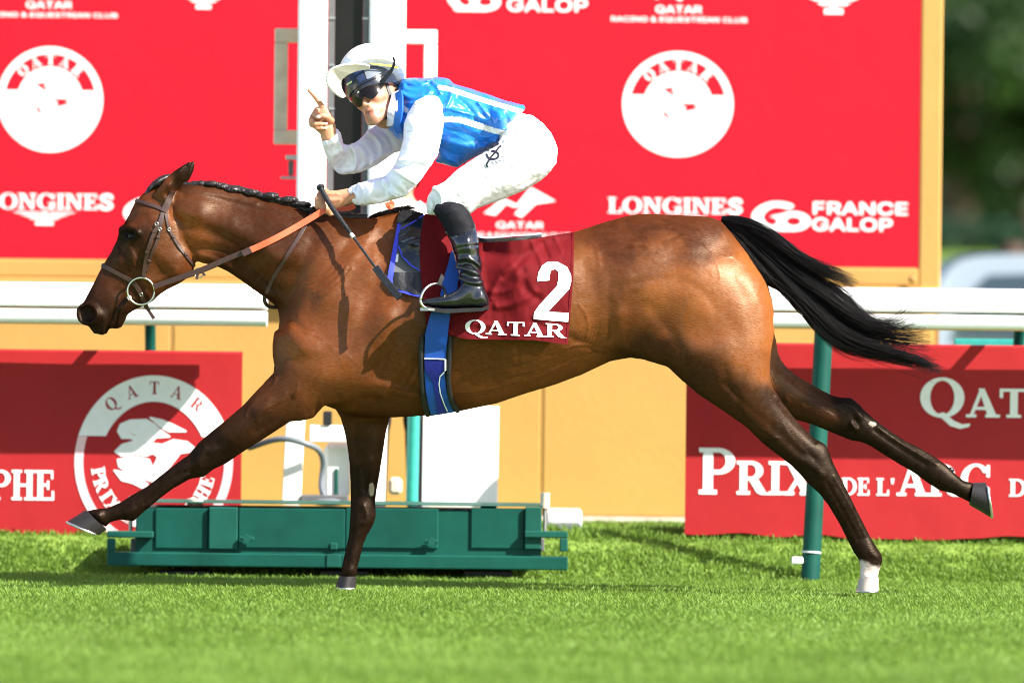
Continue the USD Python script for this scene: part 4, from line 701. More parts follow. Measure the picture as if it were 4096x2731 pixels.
_wob = (np.stack([meshkit.noise(HV * 9, 1), meshkit.noise(HV * 9, 2)], 1) - .5) * 60
def idw(q, cp, cv, e=16.0):
    out = np.empty((len(q), cv.shape[1]))
    for i in range(0, len(q), 50000):
        d2 = ((q[i:i + 50000, None] - cp[None]) ** 2).sum(-1) + e * e; w = d2 ** -1.9; out[i:i + 50000] = (w @ np.log(cv)) / w.sum(1, keepdims=True)
    return np.exp(out)
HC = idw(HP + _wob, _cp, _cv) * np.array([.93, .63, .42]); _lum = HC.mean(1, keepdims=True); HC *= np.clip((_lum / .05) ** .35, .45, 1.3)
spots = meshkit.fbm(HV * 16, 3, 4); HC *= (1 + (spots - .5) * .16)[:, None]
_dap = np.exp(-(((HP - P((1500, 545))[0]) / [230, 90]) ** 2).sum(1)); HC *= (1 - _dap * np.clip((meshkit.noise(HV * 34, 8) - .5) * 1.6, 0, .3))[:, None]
sock = np.clip((HP[:, 1] - F((0, 1375))[0, 1] + (meshkit.noise(HV * 40, 6) - .5) * 40 + np.maximum(F((1440, 0))[0, 0] - HP[:, 0], 0) * .35) / 22, 0, 1) * (HP[:, 0] > F((1300, 0))[0, 0]) * (HP[:, 0] < F((1480, 0))[0, 0]) * (HV[:, 2] < .16) * (HV[:, 1] < .02)
HC = HC * (1 - sock[:, None]) + np.array([.55, .47, .44]) * sock[:, None]
for q, wd in ((F((1412, 563))[0], (15, 9)), (G((985, 632))[0], (11, 27))):   # chestnuts
    dd = HP - q; inn = ((dd / wd) ** 2).sum(1) < 1; inn &= HV[:, 1] > 0; HC[inn] = (.30, .26, .20)
_nos = np.exp(-(((HP - A((306, 1378))[0]) / [17, 22]) ** 2).sum(1)) * (HV[:, 0] < -1.4); HC = HC * (1 - _nos[:, None]) + np.array([.008, .002, .002]) * _nos[:, None]  # nostril hollow darkened in the colour, standing for the shade inside

coat_mat = M('horse_coat', {
    'a': ('attribute', {'attribute': 'coat'}), 'g': ('geometry', {}), 'n': ('noise_texture', {'scale': 45.0, 'detail': 4.0}), 'mp': ('mapping', {'scale': (60.0, 200.0, 240.0), 'rotation': (0.0, .35, 0.0)}),
    'h': ('noise_texture', {'scale': 1.0, 'detail': 4.0}), 'r': ('rgb_ramp', {'ramp': [(.2, (.72, .72, .72)), (.8, (1.25, 1.22, 1.18))]}), 'mx': ('mix', {'mix_type': 'multiply', 'fac': 1.0}),
    'rr': ('map_range', {'from_min': .3, 'from_max': .7, 'to_min': .33, 'to_max': .52}), 'b': ('bump', {'strength': .7, 'distance': .0018}), 'fm': ('map_range', {'from_min': .25, 'from_max': .75, 'to_min': .024, 'to_max': .052}),
    'bw': ('rgb_to_bw', {}), 'lm': ('map_range', {'from_min': .008, 'from_max': .05, 'to_min': .35, 'to_max': 1.0, 'clamp': True}), 'fx': ('math', {'math_type': 'multiply'}),
    'd': ('diffuse_bsdf', {'roughness': .4}), 'gl': ('glossy_bsdf', {'color': (1.0, .80, .60)}), 'm': ('mix_closure', {})},
    [('g.position', 'n.vector'), ('g.position', 'mp.vector'), ('mp.vector', 'h.vector'), ('h.fac', 'r.fac'), ('a.color', 'mx.color1'), ('r.color', 'mx.color2'), ('mx.color', 'd.color'), ('n.fac', 'rr.value'), ('rr.result', 'gl.roughness'), ('h.fac', 'b.height'), ('b.normal', 'd.normal'), ('b.normal', 'gl.normal'),
     ('n.fac', 'fm.value'), ('a.color', 'bw.color'), ('bw.val', 'lm.value'), ('fm.result', 'fx.value1'), ('lm.result', 'fx.value2'), ('fx.value', 'm.fac'), ('d.BSDF', 'm.closure1'), ('gl.BSDF', 'm.closure2')], 'm.closure')
horse = thing('racehorse', 'bay racehorse with black tail galloping past the winning post under its rider', 'horse', (0, 0, 0))
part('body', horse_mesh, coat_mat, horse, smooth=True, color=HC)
# ------------------------------------------------------------------ eye, hooves, mane, forelock, tail
m_eye = simple('horse_eye', (.004, .003, .003), .2, .25)
m_hoof = simple('hoof_horn', (.020, .017, .017), .45, .3, var=.35, scale=40.0, stretch=(1, 1, 6.0)); m_hoofl = simple('pale_hoof', (.40, .34, .30), .5, .4, var=.2)
m_shoe = simple('racing_plate', (.62, .62, .62), .25, .5, metal=.9)
m_mane = simple('mane_hair', (.012, .009, .009), .42, .45, var=.4, scale=60.0, bump=.003, bscale=90.0, stretch=(1.0, 1.0, .3))
for sd in (-1, 1):
    c, n = skin(A((633, 768))[0], -.012, sd); part('eye', ball(c[0], .0195, 3), m_eye, horse)
def hoof(top, toe, heel, yc, wd, mat, shoe=True):
    """a hoof from the coronet line (two photograph points) to the ground surface (toe, heel)"""
    (t0, t1), n = top, 22; rings = []
    c0 = at((np.array(t0) + t1) / 2, yc); a0 = at(np.array(t0), yc) - at(np.array(t1), yc); c1 = at((np.array(toe) + heel) / 2, yc); a1 = at(np.array(toe), yc) - at(np.array(heel), yc)
    for s in (0, .12, .5, .93, 1.0):
        c = c0 + (c1 - c0) * s; ax = (a0 + (a1 - a0) * s) / 2 * (1.03 if s == .12 else 1 if s < 1 else .985); w = wd * (.84 + .16 * s); th = np.linspace(0, 2 * math.pi, n, endpoint=False)
        rings.append(c + np.cos(th)[:, None] * ax + np.sin(th)[:, None] * np.array([0, w, 0]) * (1 - .18 * np.maximum(-np.cos(th), 0))[:, None])
    m = len(rings); v = np.vstack(rings + [c0[None], c1[None]]); f = []
    for i in range(m - 1):
        for j in range(n): k = (j + 1) % n; f += [(i * n + j, i * n + k, (i + 1) * n + k), (i * n + j, (i + 1) * n + k, (i + 1) * n + j)]
    for j in range(n): k = (j + 1) % n; f += [(k, j, m * n), ((m - 1) * n + j, (m - 1) * n + k, m * n + 1)]
    q = trimesh.Trimesh(v, np.array(f), process=False); q.invert() if q.volume < 0 else None
    p = part('hoof', q, mat, horse, smooth=50)
    if shoe:
        dn = (c1 - c0) / np.linalg.norm(c1 - c0); th = np.linspace(-2.5, 2.5, 26); r1 = c1 + np.cos(th)[:, None] * a1 / 2 * .98 + np.sin(th)[:, None] * np.array([0, wd * .97, 0]) + dn * .003; part('shoe', tube(r1, .0052, 8), m_shoe, p)
hoof((D((206, 1052))[0], D((322, 1162))[0]), D((97, 1118))[0], D((283, 1196))[0], -.112, .058, m_hoof)
hoof((F((1962, 1022))[0], F((1984, 900))[0]), F((2088, 1098))[0], F((2056, 896))[0], .11, .055, m_hoof)
hoof((F((1334, 1440))[0], F((1446, 1440))[0]), F((1318, 1512))[0], F((1448, 1512))[0], -.10, .055, m_hoofl)
hoof((G((768, 1215))[0], G((880, 1215))[0]), G((742, 1292))[0], G((880, 1292))[0], .10, .055, m_hoof)
ergot = at(F((1858, 826))[0], .11); part('ergot', ball(ergot, (.014, .012, .012), 2), m_mane, horse)

# plaited mane: a dark roll of hair along the crest with one knot after another
cl = smooth_line(cat(A((1010, 372), (1150, 366), (1250, 370), (1400, 398), (1550, 430), (1700, 478), (1850, 512), (1960, 545), (2060, 592)), J3((400, 636), (700, 672), (900, 676), (1080, 676))), step=5)
cw = at(cl, 0.0); rad = np.interp(np.linspace(0, 1, len(cw)), [0, .15, .6, .85, 1], [.010, .016, .020, .020, .012]); roll = tube(cw, rad, 12); v = roll.vertices; roll.vertices = v + (meshkit.noise(v * 70, 3) - .5)[:, None] * roll.vertex_normals * .006
mane = part('mane', roll, m_mane, horse, smooth=60)
rp = np.random.default_rng(11)
for (a, b, s) in ((1265, 358, 1.0), (1345, 380, .8), (1430, 402, 1.15), (1500, 412, .8), (1575, 424, 1.2), (1650, 446, .8), (1725, 452, 1.35), (1790, 480, .8), (1870, 482, 1.3), (1940, 512, 1.0), (1990, 520, 1.1), (2040, 560, .9)):
    c = at(A((a, b + 8))[0], -.012); k = ball(c, (.029 * s, .020 * s, .0125 * s), 3); v = k.vertices; d = v - c; k.vertices = v + d * (.25 * (meshkit.noise(v * 120, 7)[:, None] - .5)); part('plait', k, m_mane, mane, smooth=60)
ff = Field(at(A((690, 560))[0], -.12) - .02, at(A((1010, 250))[0], .12) + .02, .005)
ff.inflate(A((745, 500), (738, 440), (765, 395), (800, 350), (850, 310), (900, 290), (935, 284), (960, 290), (930, 330), (880, 380), (840, 410), (800, 420), (770, 470), (775, 520)), [(A((830, 350))[0], .05), (A((760, 450))[0], .03)], [(A((830, 350))[0], 0.0)], .0,
           lambda PX: (meshkit.noise(np.stack([PX[..., 0] / 7 + PX[..., 1] / 14, PX[..., 1] / 30, 0 * PX[..., 0]], -1), 2) - .5) * .008)
part('forelock', ff.mesh(), m_mane, horse, smooth=True)

m_hair = M('tail_hair', {'hi': ('hair_info', {}), 'n': ('math', {'math_type': 'multiply', 'value2': 1.0}), 'r': ('rgb_ramp', {'ramp': [(0.0, (.004, .003, .0035)), (.8, (.010, .007, .006)), (1.0, (.050, .026, .015))]}), 'p': ('principled_bsdf', {'roughness': .5, 'specular_ior_level': .12})},
           [('hi.index', 'n.value1'), ('n.value', 'r.fac'), ('r.color', 'p.base_color')])
def strands(path, curves, w0, w1, mat, parent_base):
    """curves: (n, k, 3) points"""
    c = UsdGeom.BasisCurves.Define(stage, path); n, k, _ = curves.shape
    c.CreateTypeAttr('linear'); c.CreatePointsAttr(Vt.Vec3fArray.FromNumpy((curves - parent_base).reshape(-1, 3).astype(np.float32))); c.CreateCurveVertexCountsAttr(Vt.IntArray.FromNumpy(np.full(n, k, np.int32)))
    w = np.tile(np.linspace(w0, w1, k), (n, 1)).astype(np.float32); c.CreateWidthsAttr(Vt.FloatArray.FromNumpy(w.ravel())); c.SetWidthsInterpolation('vertex'); UsdShade.MaterialBindingAPI.Apply(c.GetPrim()).Bind(mat); return c
guides = [  # photograph points along locks of the tail (crop E), start depth, end depth, how many hairs, spread at the end
    (((850, 98), (1000, 130), (1130, 200), (1250, 290), (1360, 340), (1500, 410)), .0, -.06, 110, .020), (((850, 100), (1000, 145), (1150, 240), (1290, 330), (1400, 380), (1515, 425)), .0, -.02, 110, .022),
    (((855, 104), (1000, 165), (1160, 290), (1330, 400), (1450, 470), (1590, 590), (1770, 560)), .0, .03, 90, .018), (((860, 108), (1010, 190), (1170, 330), (1340, 450), (1480, 550), (1620, 620), (1795, 600)), .0, -.05, 110, .022),
    (((860, 110), (1000, 200), (1160, 350), (1330, 490), (1470, 590), (1640, 650), (1850, 665)), .0, .0, 170, .026), (((862, 112), (1010, 215), (1160, 370), (1320, 510), (1470, 630), (1650, 690), (1870, 715)), .0, .04, 170, .028),
    (((865, 118), (1010, 235), (1150, 380), (1300, 530), (1450, 660), (1650, 740), (1900, 810)), .0, -.04, 240, .016), (((865, 118), (1010, 240), (1150, 400), (1290, 540), (1430, 670), (1640, 755), (1925, 838)), .0, .0, 260, .014),
    (((868, 124), (1000, 250), (1130, 390), (1280, 560), (1410, 680), (1600, 755), (1880, 825)), .0, .05, 220, .016), (((870, 128), (990, 270), (1100, 390), (1220, 480), (1350, 640), (1500, 740), (1700, 785)), .0, -.03, 130, .022),
    (((870, 130), (990, 290), (1080, 380), (1180, 440), (1300, 560), (1400, 690), (1560, 755)), .0, .02, 110, .024), (((872, 134), (990, 300), (1070, 370), (1130, 420), (1170, 445)), .0, -.03, 50, .014),
    (((872, 134), (990, 305), (1080, 390), (1180, 440), (1240, 510), (1280, 590)), .0, .0, 22, .012), (((865, 115), (1000, 180), (1180, 330), (1350, 440), (1500, 590), (1580, 640), (1680, 575)), .0, -.02, 60, .016)]
tl = []; rt = np.random.default_rng(21)
for pts, ya, yb, n, spr in guides:
    n = int(n * 1.9); line = smooth_line(E(*pts), 26); s = np.linspace(0, 1, 26); yy = -.035 * np.sin(np.pi * s) + (yb - ya) * s ** 1.3 + ya - .0
    base = np.array([at(p, y) for p, y in zip(line, yy)]); t = np.gradient(base, axis=0); t /= np.linalg.norm(t, axis=1, keepdims=True); nz = np.cross(t, [0, 1.0, 0])
    o = rt.normal(size=(n, 2)); o /= np.maximum(np.linalg.norm(o, axis=1, keepdims=True), 1) ; wid = np.interp(s, [0, .08, .35, .7, 1], [.014, .024, .028, .024, spr * 1.25]); o2 = rt.normal(size=(n, 2)) * .45
    ln = rt.uniform(.72, 1.02, n); ss = ln[:, None] * s[None]; ix = ss * 25; i0 = np.clip(np.floor(ix).astype(int), 0, 24); fr = (ix - i0)[..., None]; ip = lambda a: a[i0] * (1 - fr) + a[i0 + 1] * fr
    offs = o[:, None] * (1 - s[None, :, None]) + o2[:, None] * s[None, :, None] * 1.2; wv = np.interp(ss, s, wid)
    wob = np.sin(ss * rt.uniform(6, 14, (n, 1)) + rt.uniform(0, 6.28, (n, 1))) * .006 * ss
    tl.append(ip(base) + ip(nz) * (offs[..., 0:1] * wv[..., None] + wob[..., None]) + np.array([0, 1.0, 0]) * offs[..., 1:2] * wv[..., None])
for k in range(260):     # stray hairs
    pts, ya, yb, n, spr = guides[int(rt.integers(0, 11))]; q = E(*pts) + np.cumsum(rt.normal(0, 1, (len(pts), 2)) * np.linspace(1, 13, len(pts))[:, None], axis=0); ln = smooth_line(q, 26); tl.append(np.array([at(p, y) for p, y in zip(ln, ya + (yb - ya + rt.normal(0, .04)) * np.linspace(0, 1, 26))])[None])
tp = numbered(horse + '/tail'); strands(tp, np.concatenate(tl), .0024, .0006, m_hair, BASE[horse])
wl = []
for k in range(420):     # unplaited tuft on the withers
    a = rt.random(); x0 = 1090 + 480 * a; y0 = 682 - 105 * a; L_ = rt.uniform(180, 330); dv = rt.normal(0, 1); p = J3((x0, y0 + 8), (x0 + L_ * .33, y0 - 42 - 8 * dv), (x0 + L_ * .7, y0 - 62 - 16 * dv), (x0 + L_, y0 - 58 - 30 * dv))
    wl.append(at(smooth_line(p, 10), rt.normal(0, .02)))
strands(numbered(horse + '/wither_hair'), np.array(wl), .0026, .0008, m_hair, BASE[horse])

# ------------------------------------------------------------------ bridle, reins, neck strap
m_leather = simple('brown_leather', (.045, .020, .016), .42, .5, var=.2, scale=80.0, bump=.0006, bscale=300.0)
m_grip = simple('orange_rubber_grip', (.72, .115, .045), .6, .4, var=.1, scale=60.0, bump=.0015, bscale=420.0)
m_ring = simple('bright_steel', (.66, .65, .60), .22, .5, metal=1.0, var=.1)
bridle = thing('bridle', 'brown leather bridle with large ring bit on the racehorse head', 'bridle', at(A((720, 900))[0], 0.0))
def strap(name, pts, w, parent, mat=None, off=.004, th=.0022, both=True, step=7.0, ends=None, label=None):
    line = smooth_line(pts, step=step); out = None
    for sd in ((-1, 1) if both else (-1,)):
        q, n = skin(line, off, sd); q = gaussian_filter1d(q, 1.2, axis=0, mode='nearest'); n = gaussian_filter1d(n, 2.0, axis=0, mode='nearest')
        r = part(name, tube(q, 1, flat=(w, th), nrm=n), mat or m_leather, parent, label=label); out = out or r
    return out
strap('browband', A((672, 496), (740, 514), (830, 545), (925, 577)), .0075, bridle); strap('headpiece', A((965, 415), (940, 460), (915, 525), (885, 590)), .014, bridle); strap('cheekpiece', A((884, 585), (845, 690), (805, 770), (770, 880), (745, 990), (734, 1105)), .0075, bridle, off=.006)
strap('noseband_strap', A((888, 585), (865, 720), (835, 820), (790, 930), (758, 1055)), .0055, bridle); strap('throatlash', A((908, 590), (922, 690), (960, 775), (1030, 885), (1085, 955), (1128, 1010)), .0055, bridle)
strap('noseband', A((406, 1000), (520, 1060), (610, 1108), (660, 1140), (690, 1185), (720, 1245), (750, 1320), (762, 1335)), .0085, bridle)
e0, _ = skin(A((755, 1325))[0], .008); e1 = at(A((815, 1418))[0], e0[0, 1] - .015); part('strap_end', tube([e0[0], (e0[0] + e1) / 2, e1], 1, flat=(.007, .002), nrm=(0, -1, 0)), m_leather, bridle)
def ringm(p, y, r, w, nrm=(0, -1, 0)):
    c = at(p, y); nrm = np.array(nrm, float) / np.linalg.norm(nrm); a = np.cross(nrm, [0, 0, 1.0]); a /= np.linalg.norm(a); b = np.cross(nrm, a); th = np.linspace(0, 2 * math.pi, 49); return tube(c + r * (np.cos(th)[:, None] * a + np.sin(th)[:, None] * b), w, 10, caps=False)
bs, bn = skin(A((680, 1215))[0], .014)
for sd in (-1, 1): part('bit_ring', ringm(A((713, 1205))[0], sd * (abs(bs[0, 1]) + .008), .0545, .0038, (.1, -1, 0)), m_ring, bridle)
for sd in (-1, 1): part('bit_mouthpiece', tube([at(A((585, 1262))[0], sd * .028), at(A((622, 1256))[0], sd * (abs(bs[0, 1]) + .001))], [.007, .010], 12), m_ring, bridle)
for p, rr in ((A((836, 678))[0], .0065), (A((860, 718))[0], .0062), (A((935, 722))[0], .0062), (A((716, 1232))[0], .006)):
    q, n = skin(p, .008); part('buckle', ringm(p, q[0, 1], rr, .0016, n[0]), m_ring, bridle)
for p in (A((815, 735))[0], A((845, 778))[0], A((760, 898))[0], A((778, 965))[0], A((965, 778))[0], A((1060, 915))[0]):
    q, n = skin(np.array([p - (6, 2), p, p + (6, 2)]), .008); part('keeper', tube(q, 1, flat=(.005, .0022), nrm=n), m_leather, bridle)
rein = thing('reins', 'leather reins with bright orange rubber grips held in the rider fist', 'reins', at(A((1600, 860))[0], -.12))
def rein_line(pts, y0, y1, lift, step=6.0):
    line = smooth_line(pts, step=step); s = np.linspace(0, 1, len(line)); y = y0 + (y1 - y0) * s; sy = skin(line, 0)[0][:, 1]; y = np.minimum(y, gaussian_filter1d(sy, 3) - lift); return np.array([at(p, b) for p, b in zip(line, gaussian_filter1d(y, 4, mode='nearest'))])
grip_px = A((2150, 570), (1950, 690), (1760, 795), (1562, 886))
q = rein_line(grip_px, -.115, -.14, .010); part('rein_grip', tube(q, 1, flat=(.0125, .0032), nrm=(0, -1, .1)), m_grip, rein); yend = q[-1, 1]
q = rein_line(A((1566, 884), (1380, 955), (1180, 1040), (1000, 1105), (812, 1172)), yend, bs[0, 1] - .004, .008); part('leather_rein', tube(q, 1, flat=(.0105, .0022), nrm=(0, -1, .1)), m_leather, rein)
part('stitched_end', tube([at(A((1575, 880))[0], yend - .001), at(A((1510, 912))[0], yend - .001)], 1, flat=(.0135, .0042), nrm=(0, -1, .1)), m_leather, rein)
q[:, 1] = -q[:, 1]; part('leather_rein', tube(q, 1, flat=(.0105, .0022), nrm=(0, 1, .1)), m_leather, rein, label='far leather rein')
part('rein_grip', tube(smooth_line(np.array([at(J3((870, 490))[0], .0), at(J3((790, 530))[0], .01), at(J3((640, 540))[0], .03), at(J3((420, 560))[0], .11)]), 16), 1, flat=(.011, .003), nrm=(0, -1, .3)), m_grip, rein, label='orange grip of the far rein')
part('rein_loop', tube(smooth_line(np.array([at(p, y) for p, y in zip(J3((1390, 440), (1410, 500), (1440, 520), (1480, 490), (1430, 430)), (-.01, -.02, -.03, -.02, -.01))]), 18), 1, flat=(.009, .0025), nrm=(0, -1, .1)), m_grip, rein)
mart = thing('neck_strap', 'thin brown leather strap round the base of the racehorse neck', 'strap', at(A((1850, 950))[0], 0.0))
strap('strap', A((2072, 545), (1990, 715), (1900, 862), (1800, 1022), (1735, 1140), (1698, 1225)), .0075, mart, both=True); part('strap_loop', tube(smooth_line(np.array([at(p, y) for p, y in zip(A((1698, 1222), (1680, 1270), (1700, 1312), (1740, 1330), (1785, 1328)), (-.05, -.03, -.02, -.01, 0))]), 16), 1, flat=(.0075, .0022), nrm=(-.3, -1, 0)), m_leather, mart)
part('martingale_ring', ringm(A((1166, 1062))[0], skin(A((1120, 1020))[0])[0][0, 1] - .03, .0185, .0028), m_ring, mart); mp = at(A((1166, 1062))[0], skin(A((1120, 1020))[0])[0][0, 1] - .03)
part('strap_tip', tube([mp + (0, 0, .018), mp + (-.008, -.003, -.026)], 1, flat=(.006, .002), nrm=(0, -1, 0)), m_leather, mart); part('strap_tip', tube([mp + (.004, 0, .016), mp + (.026, -.003, -.010)], 1, flat=(.005, .002), nrm=(0, -1, 0)), m_leather, mart)

# ------------------------------------------------------------------ saddle pad, saddle, number cloth, girth
gxp = np.arange(1380, 2330, 8.0); gyp = np.arange(820, 1700, 8.0); GX, GY = np.meshgrid(gxp, gyp, indexing='ij')
_sy = skin(np.stack([GX.ravel(), GY.ravel()], 1), 0, rad=13.0)[0][:, 1].reshape(GX.shape); _sy = gaussian_filter(_sy, 1.2); _dr = gaussian_filter(np.minimum.accumulate(_sy, axis=1), 1.5)
from scipy.ndimage import map_coordinates
def lookup(F_, p): return map_coordinates(F_, [(p[:, 0] - gxp[0]) / 8.0, (p[:, 1] - gyp[0]) / 8.0], order=1, mode='nearest')
def sheet(poly, off, th, field, wrinkle=None, size=9.0, far=False, edge_round=True):
    """a cloth or leather sheet lying over the horse: poly in photograph points, off = lift in metres"""
    g = poly if hasattr(poly, 'geom_type') else Polygon(poly).buffer(0); m = extrude(g, 1.0); m = m.subdivide_to_size(size, max_iter=12); v = m.vertices; p = v[:, :2]
    y = lookup(field, p) - off - th * v[:, 2] - (wrinkle(p) if wrinkle is not None else 0)
    w = at(p, y)
    if far: w[:, 1] *= -1
    m = trimesh.Trimesh(w, m.faces, process=False); m.merge_vertices(); m.fix_normals(); return m
m_pad = simple('grey_saddle_pad', (.10, .10, .105), .8, .2, var=.1, bump=.001, bscale=300.0); m_padb = simple('black_padded_cloth', (.010, .010, .013), .55, .4, bump=.004, bscale=40.0)
m_fleece = simple('black_fleece', (.008, .008, .009), .9, .2, var=.4, bump=.008, bscale=160.0); m_bind = simple('royal_blue_binding', (.045, .060, .62), .55, .4, var=.08)
m_patent = simple('black_patent_leather', (.006, .006, .008), .10, .6, var=.2, bump=.004, bscale=22.0, coat=.6)
m_cloth = simple('maroon_number_cloth', (.115, .0055, .008), .7, .08, var=.10, scale=12.0, bump=.0012, bscale=600.0); m_clothw = simple('white_cloth_lettering', (.80, .80, .79), .6, .2, var=.03)
m_girth = simple('blue_webbing', (.010, .075, .38), .6, .35, var=.10, scale=60.0, bump=.0014, bscale=500.0); m_girthd = simple('navy_blue_webbing', (.012, .018, .22), .55, .35, var=.15, bump=.001, bscale=400.0)
m_silver = simple('silver_blue_trim', (.42, .48, .55), .3, .5, metal=.3)
saddle = thing('racing_saddle', 'small black racing saddle with grey pad bound in royal blue', 'saddle', at(C((700, 300))[0], 0.0))
pad_poly = C((345, 185), (480, 150), (520, 130), (600, 300), (560, 560), (520, 700), (470, 690), (315, 645), (285, 612), (258, 572))
for fr in (False, True):
    part('pad', sheet(pad_poly, .006, .008, _dr, far=fr), m_pad, saddle); part('pad_lower', sheet(C((302, 525), (500, 530), (520, 690), (470, 682), (325, 640), (290, 610)), .0145, .006, _dr, lambda p: .002 * np.sin(p[:, 0] / 9), far=fr), m_padb, saddle)
    part('binding', sheet(C((326, 182), (350, 184), (291, 575), (310, 628), (400, 655), (490, 678), (490, 700), (395, 678), (300, 648), (262, 590), (253, 570)), .0145, .004, _dr, far=fr), m_bind, saddle)
    part('fleece', sheet(C((330, 130), (355, 100), (430, 105), (500, 126), (470, 165), (400, 180), (345, 192), (322, 185)), .004, .022, _dr, lambda p: .006 * meshkit.noise(np.stack([p[:, 0] / 6, p[:, 1] / 6, 0 * p[:, 0]], 1), 4), size=5.0, far=fr), m_fleece, saddle)
    fl = part('flap', sheet(C((332, 265), (350, 235), (430, 190), (496, 148), (482, 250), (472, 400), (482, 515), (420, 480), (360, 420), (336, 350), (330, 300)), .017, .007, _dr, lambda p: .006 * meshkit.noise(np.stack([p[:, 0] / 40, p[:, 1] / 16, 0 * p[:, 0]], 1), 2), far=fr), m_patent, saddle)
    part('flap_piping', sheet(C((350, 236), (430, 190), (505, 140), (500, 132), (425, 182), (345, 230)), .0255, .003, _dr, size=5.0, far=fr), m_bind, fl); part('flap_seam', sheet(C((335, 345), (362, 415), (420, 476), (478, 512), (478, 520), (415, 486), (354, 424), (327, 350)), .0255, .002, _dr, size=5.0, far=fr), m_bind, fl)
    part('flap_pocket', sheet(C((372, 262), (470, 300), (472, 345), (360, 325), (336, 318), (334, 280)), .025, .005, _dr, lambda p: .004 * np.sin(p[:, 0] / 13 + p[:, 1] / 5), size=6.0, far=fr), m_patent, fl)
part('care_tag', sheet(C((308, 405), (330, 402), (327, 455), (304, 458)), .015, .0015, _dr), m_clothw, saddle)
sy0 = at(C((870, 300))[0], 0)
seat = smooth_line(C((560, 60), (700, 140), (800, 240), (870, 290), (1000, 300), (1150, 290), (1305, 270)), 40); sw = np.interp(np.linspace(0, 1, 40), [0, .2, .5, .8, 1], [.05, .07, .10, .12, .09]); so = at(seat + (0, 8), 0.0)
part('seat', tube(so, sw / .1, flat=(.1, .012), nrm=(0, 0, 1)), m_patent, saddle); part('seat_trim', tube(at(seat[18:] - (0, 2), -.0) + np.array([[0, -.09, 0.0]]), .0075, 8), m_silver, saddle)
cloth = thing('number_cloth', 'maroon number cloth with a white 2 and the word QATAR under the saddle', 'cloth', at(C((1100, 700))[0], -.25))
cl_poly = C((510, 130), (560, 128), (600, 150), (700, 230), (880, 322), (1050, 318), (1230, 302), (1400, 272), (1527, 253), (1526, 400), (1522, 560), (1502, 800), (1483, 1019), (1400, 1005), (1250, 988), (1000, 988), (800, 984), (690, 958), (600, 930), (520, 890), (508, 760), (490, 620), (478, 500), (475, 330), (490, 220))
wr = strokes([(C((900, 330), (880, 500), (900, 640)), 16, .007), (C((1100, 480), (1000, 600), (960, 700)), 13, .008), (C((1220, 380), (1100, 520), (1040, 560)), 12, -.006), (C((1240, 320), (1290, 420), (1320, 520)), 12, .008), (C((1310, 330), (1350, 420)), 10, -.007), (C((1400, 300), (1440, 380)), 10, .006), (C((1180, 520), (1200, 640), (1280, 700)), 18, -.010), (C((1000, 760), (1120, 740), (1260, 660)), 15, .010), (C((960, 660), (1100, 640), (1180, 560)), 14, .006), (C((700, 920), (780, 880), (1000, 900)), 14, .006), (C((1240, 860), (1350, 900), (1480, 880)), 16, -.006), (C((520, 520), (560, 600), (540, 680)), 10, .008), (C((600, 250), (560, 420), (590, 560)), 12, .006), (C((1140, 540), (1150, 560)), 22, .006)])
def cw_(p): return wr(p) + .010 * (meshkit.fbm(np.stack([p[:, 0] / 60, p[:, 1] / 90, 0 * p[:, 0]], 1), 3, 12) - .5) + .02 * np.clip((p[:, 1] - 1290) / 100, 0, 1) * np.clip((p[:, 0] - 2000) / 300, 0, 1)
body_ = part('cloth', sheet(cl_poly, .026, .003, _dr, cw_, size=7.0), m_cloth, cloth, smooth=60); part('cloth', sheet(cl_poly, .026, .003, _dr, cw_, size=12.0, far=True), m_cloth, cloth, smooth=60, label='far side of the number cloth')
part('hem', sheet(C((1512, 262), (1528, 258), (1523, 560), (1484, 1019), (1250, 988), (800, 984), (800, 974), (1250, 977), (1472, 1003), (1506, 560)), .0292, .0025, _dr, cw_, size=7.0), m_cloth, cloth)
two = Polygon(C((1276, 590), (1283, 530), (1308, 482), (1345, 456), (1415, 455), (1480, 490), (1507, 545), (1508, 590), (1496, 640), (1350, 796), (1492, 802), (1488, 866), (1250, 846), (1255, 800), (1290, 750), (1410, 620), (1421, 570), (1418, 522), (1400, 506), (1372, 511), (1363, 540), (1360, 582))).buffer(-2).buffer(2)
part('number', sheet(two, .0296, .0022, _dr, cw_, size=6.0), m_clothw, cloth)
g, w = serif('QATAR', 1.0, gap=.02); g = g.buffer(.010); g = affinity.scale(g, 690 / w, -93, origin=(0, 0)); g = affinity.rotate(g, 2.6, origin=(0, 0)); g = affinity.translate(g, 782, 942); g = affinity.affine_transform(g, [1 / 1.704, 0, 0, 1 / 1.704, 1400, 780]); part('lettering', sheet(g, .0296, .0022, _dr, cw_, size=6.0), m_clothw, cloth)
girth = thing('girth', 'blue webbing girth with black edges round the racehorse belly', 'girth', at(C((600, 1200))[0], -.2))
part('girth_pad', sheet(C((515, 900), (680, 940), (694, 950), (694, 1100), (686, 1250), (700, 1380), (735, 1440), (755, 1470), (690, 1482), (620, 1494), (535, 1506), (505, 1440), (490, 1300), (478, 1150), (484, 1000)), .005, .010, _sy, size=8.0), m_dark, girth)
web_l = C((690, 380), (668, 470), (640, 560), (610, 700), (545, 820), (512, 950), (508, 1110), (508, 1230), (518, 1340), (535, 1440), (552, 1496)); web_r = C((735, 400), (742, 560), (730, 640), (690, 780), (672, 900), (662, 1000), (652, 1110), (645, 1230), (658, 1340), (680, 1420), (708, 1478))
_gf = np.where(GY < C((0, 985))[0, 1], _dr - .022, _sy); _gf = gaussian_filter(_gf, (0, 3))
part('webbing', sheet(np.vstack([web_l, web_r[::-1]]), .018, .004, _gf, size=8.0), m_girth, girth); 
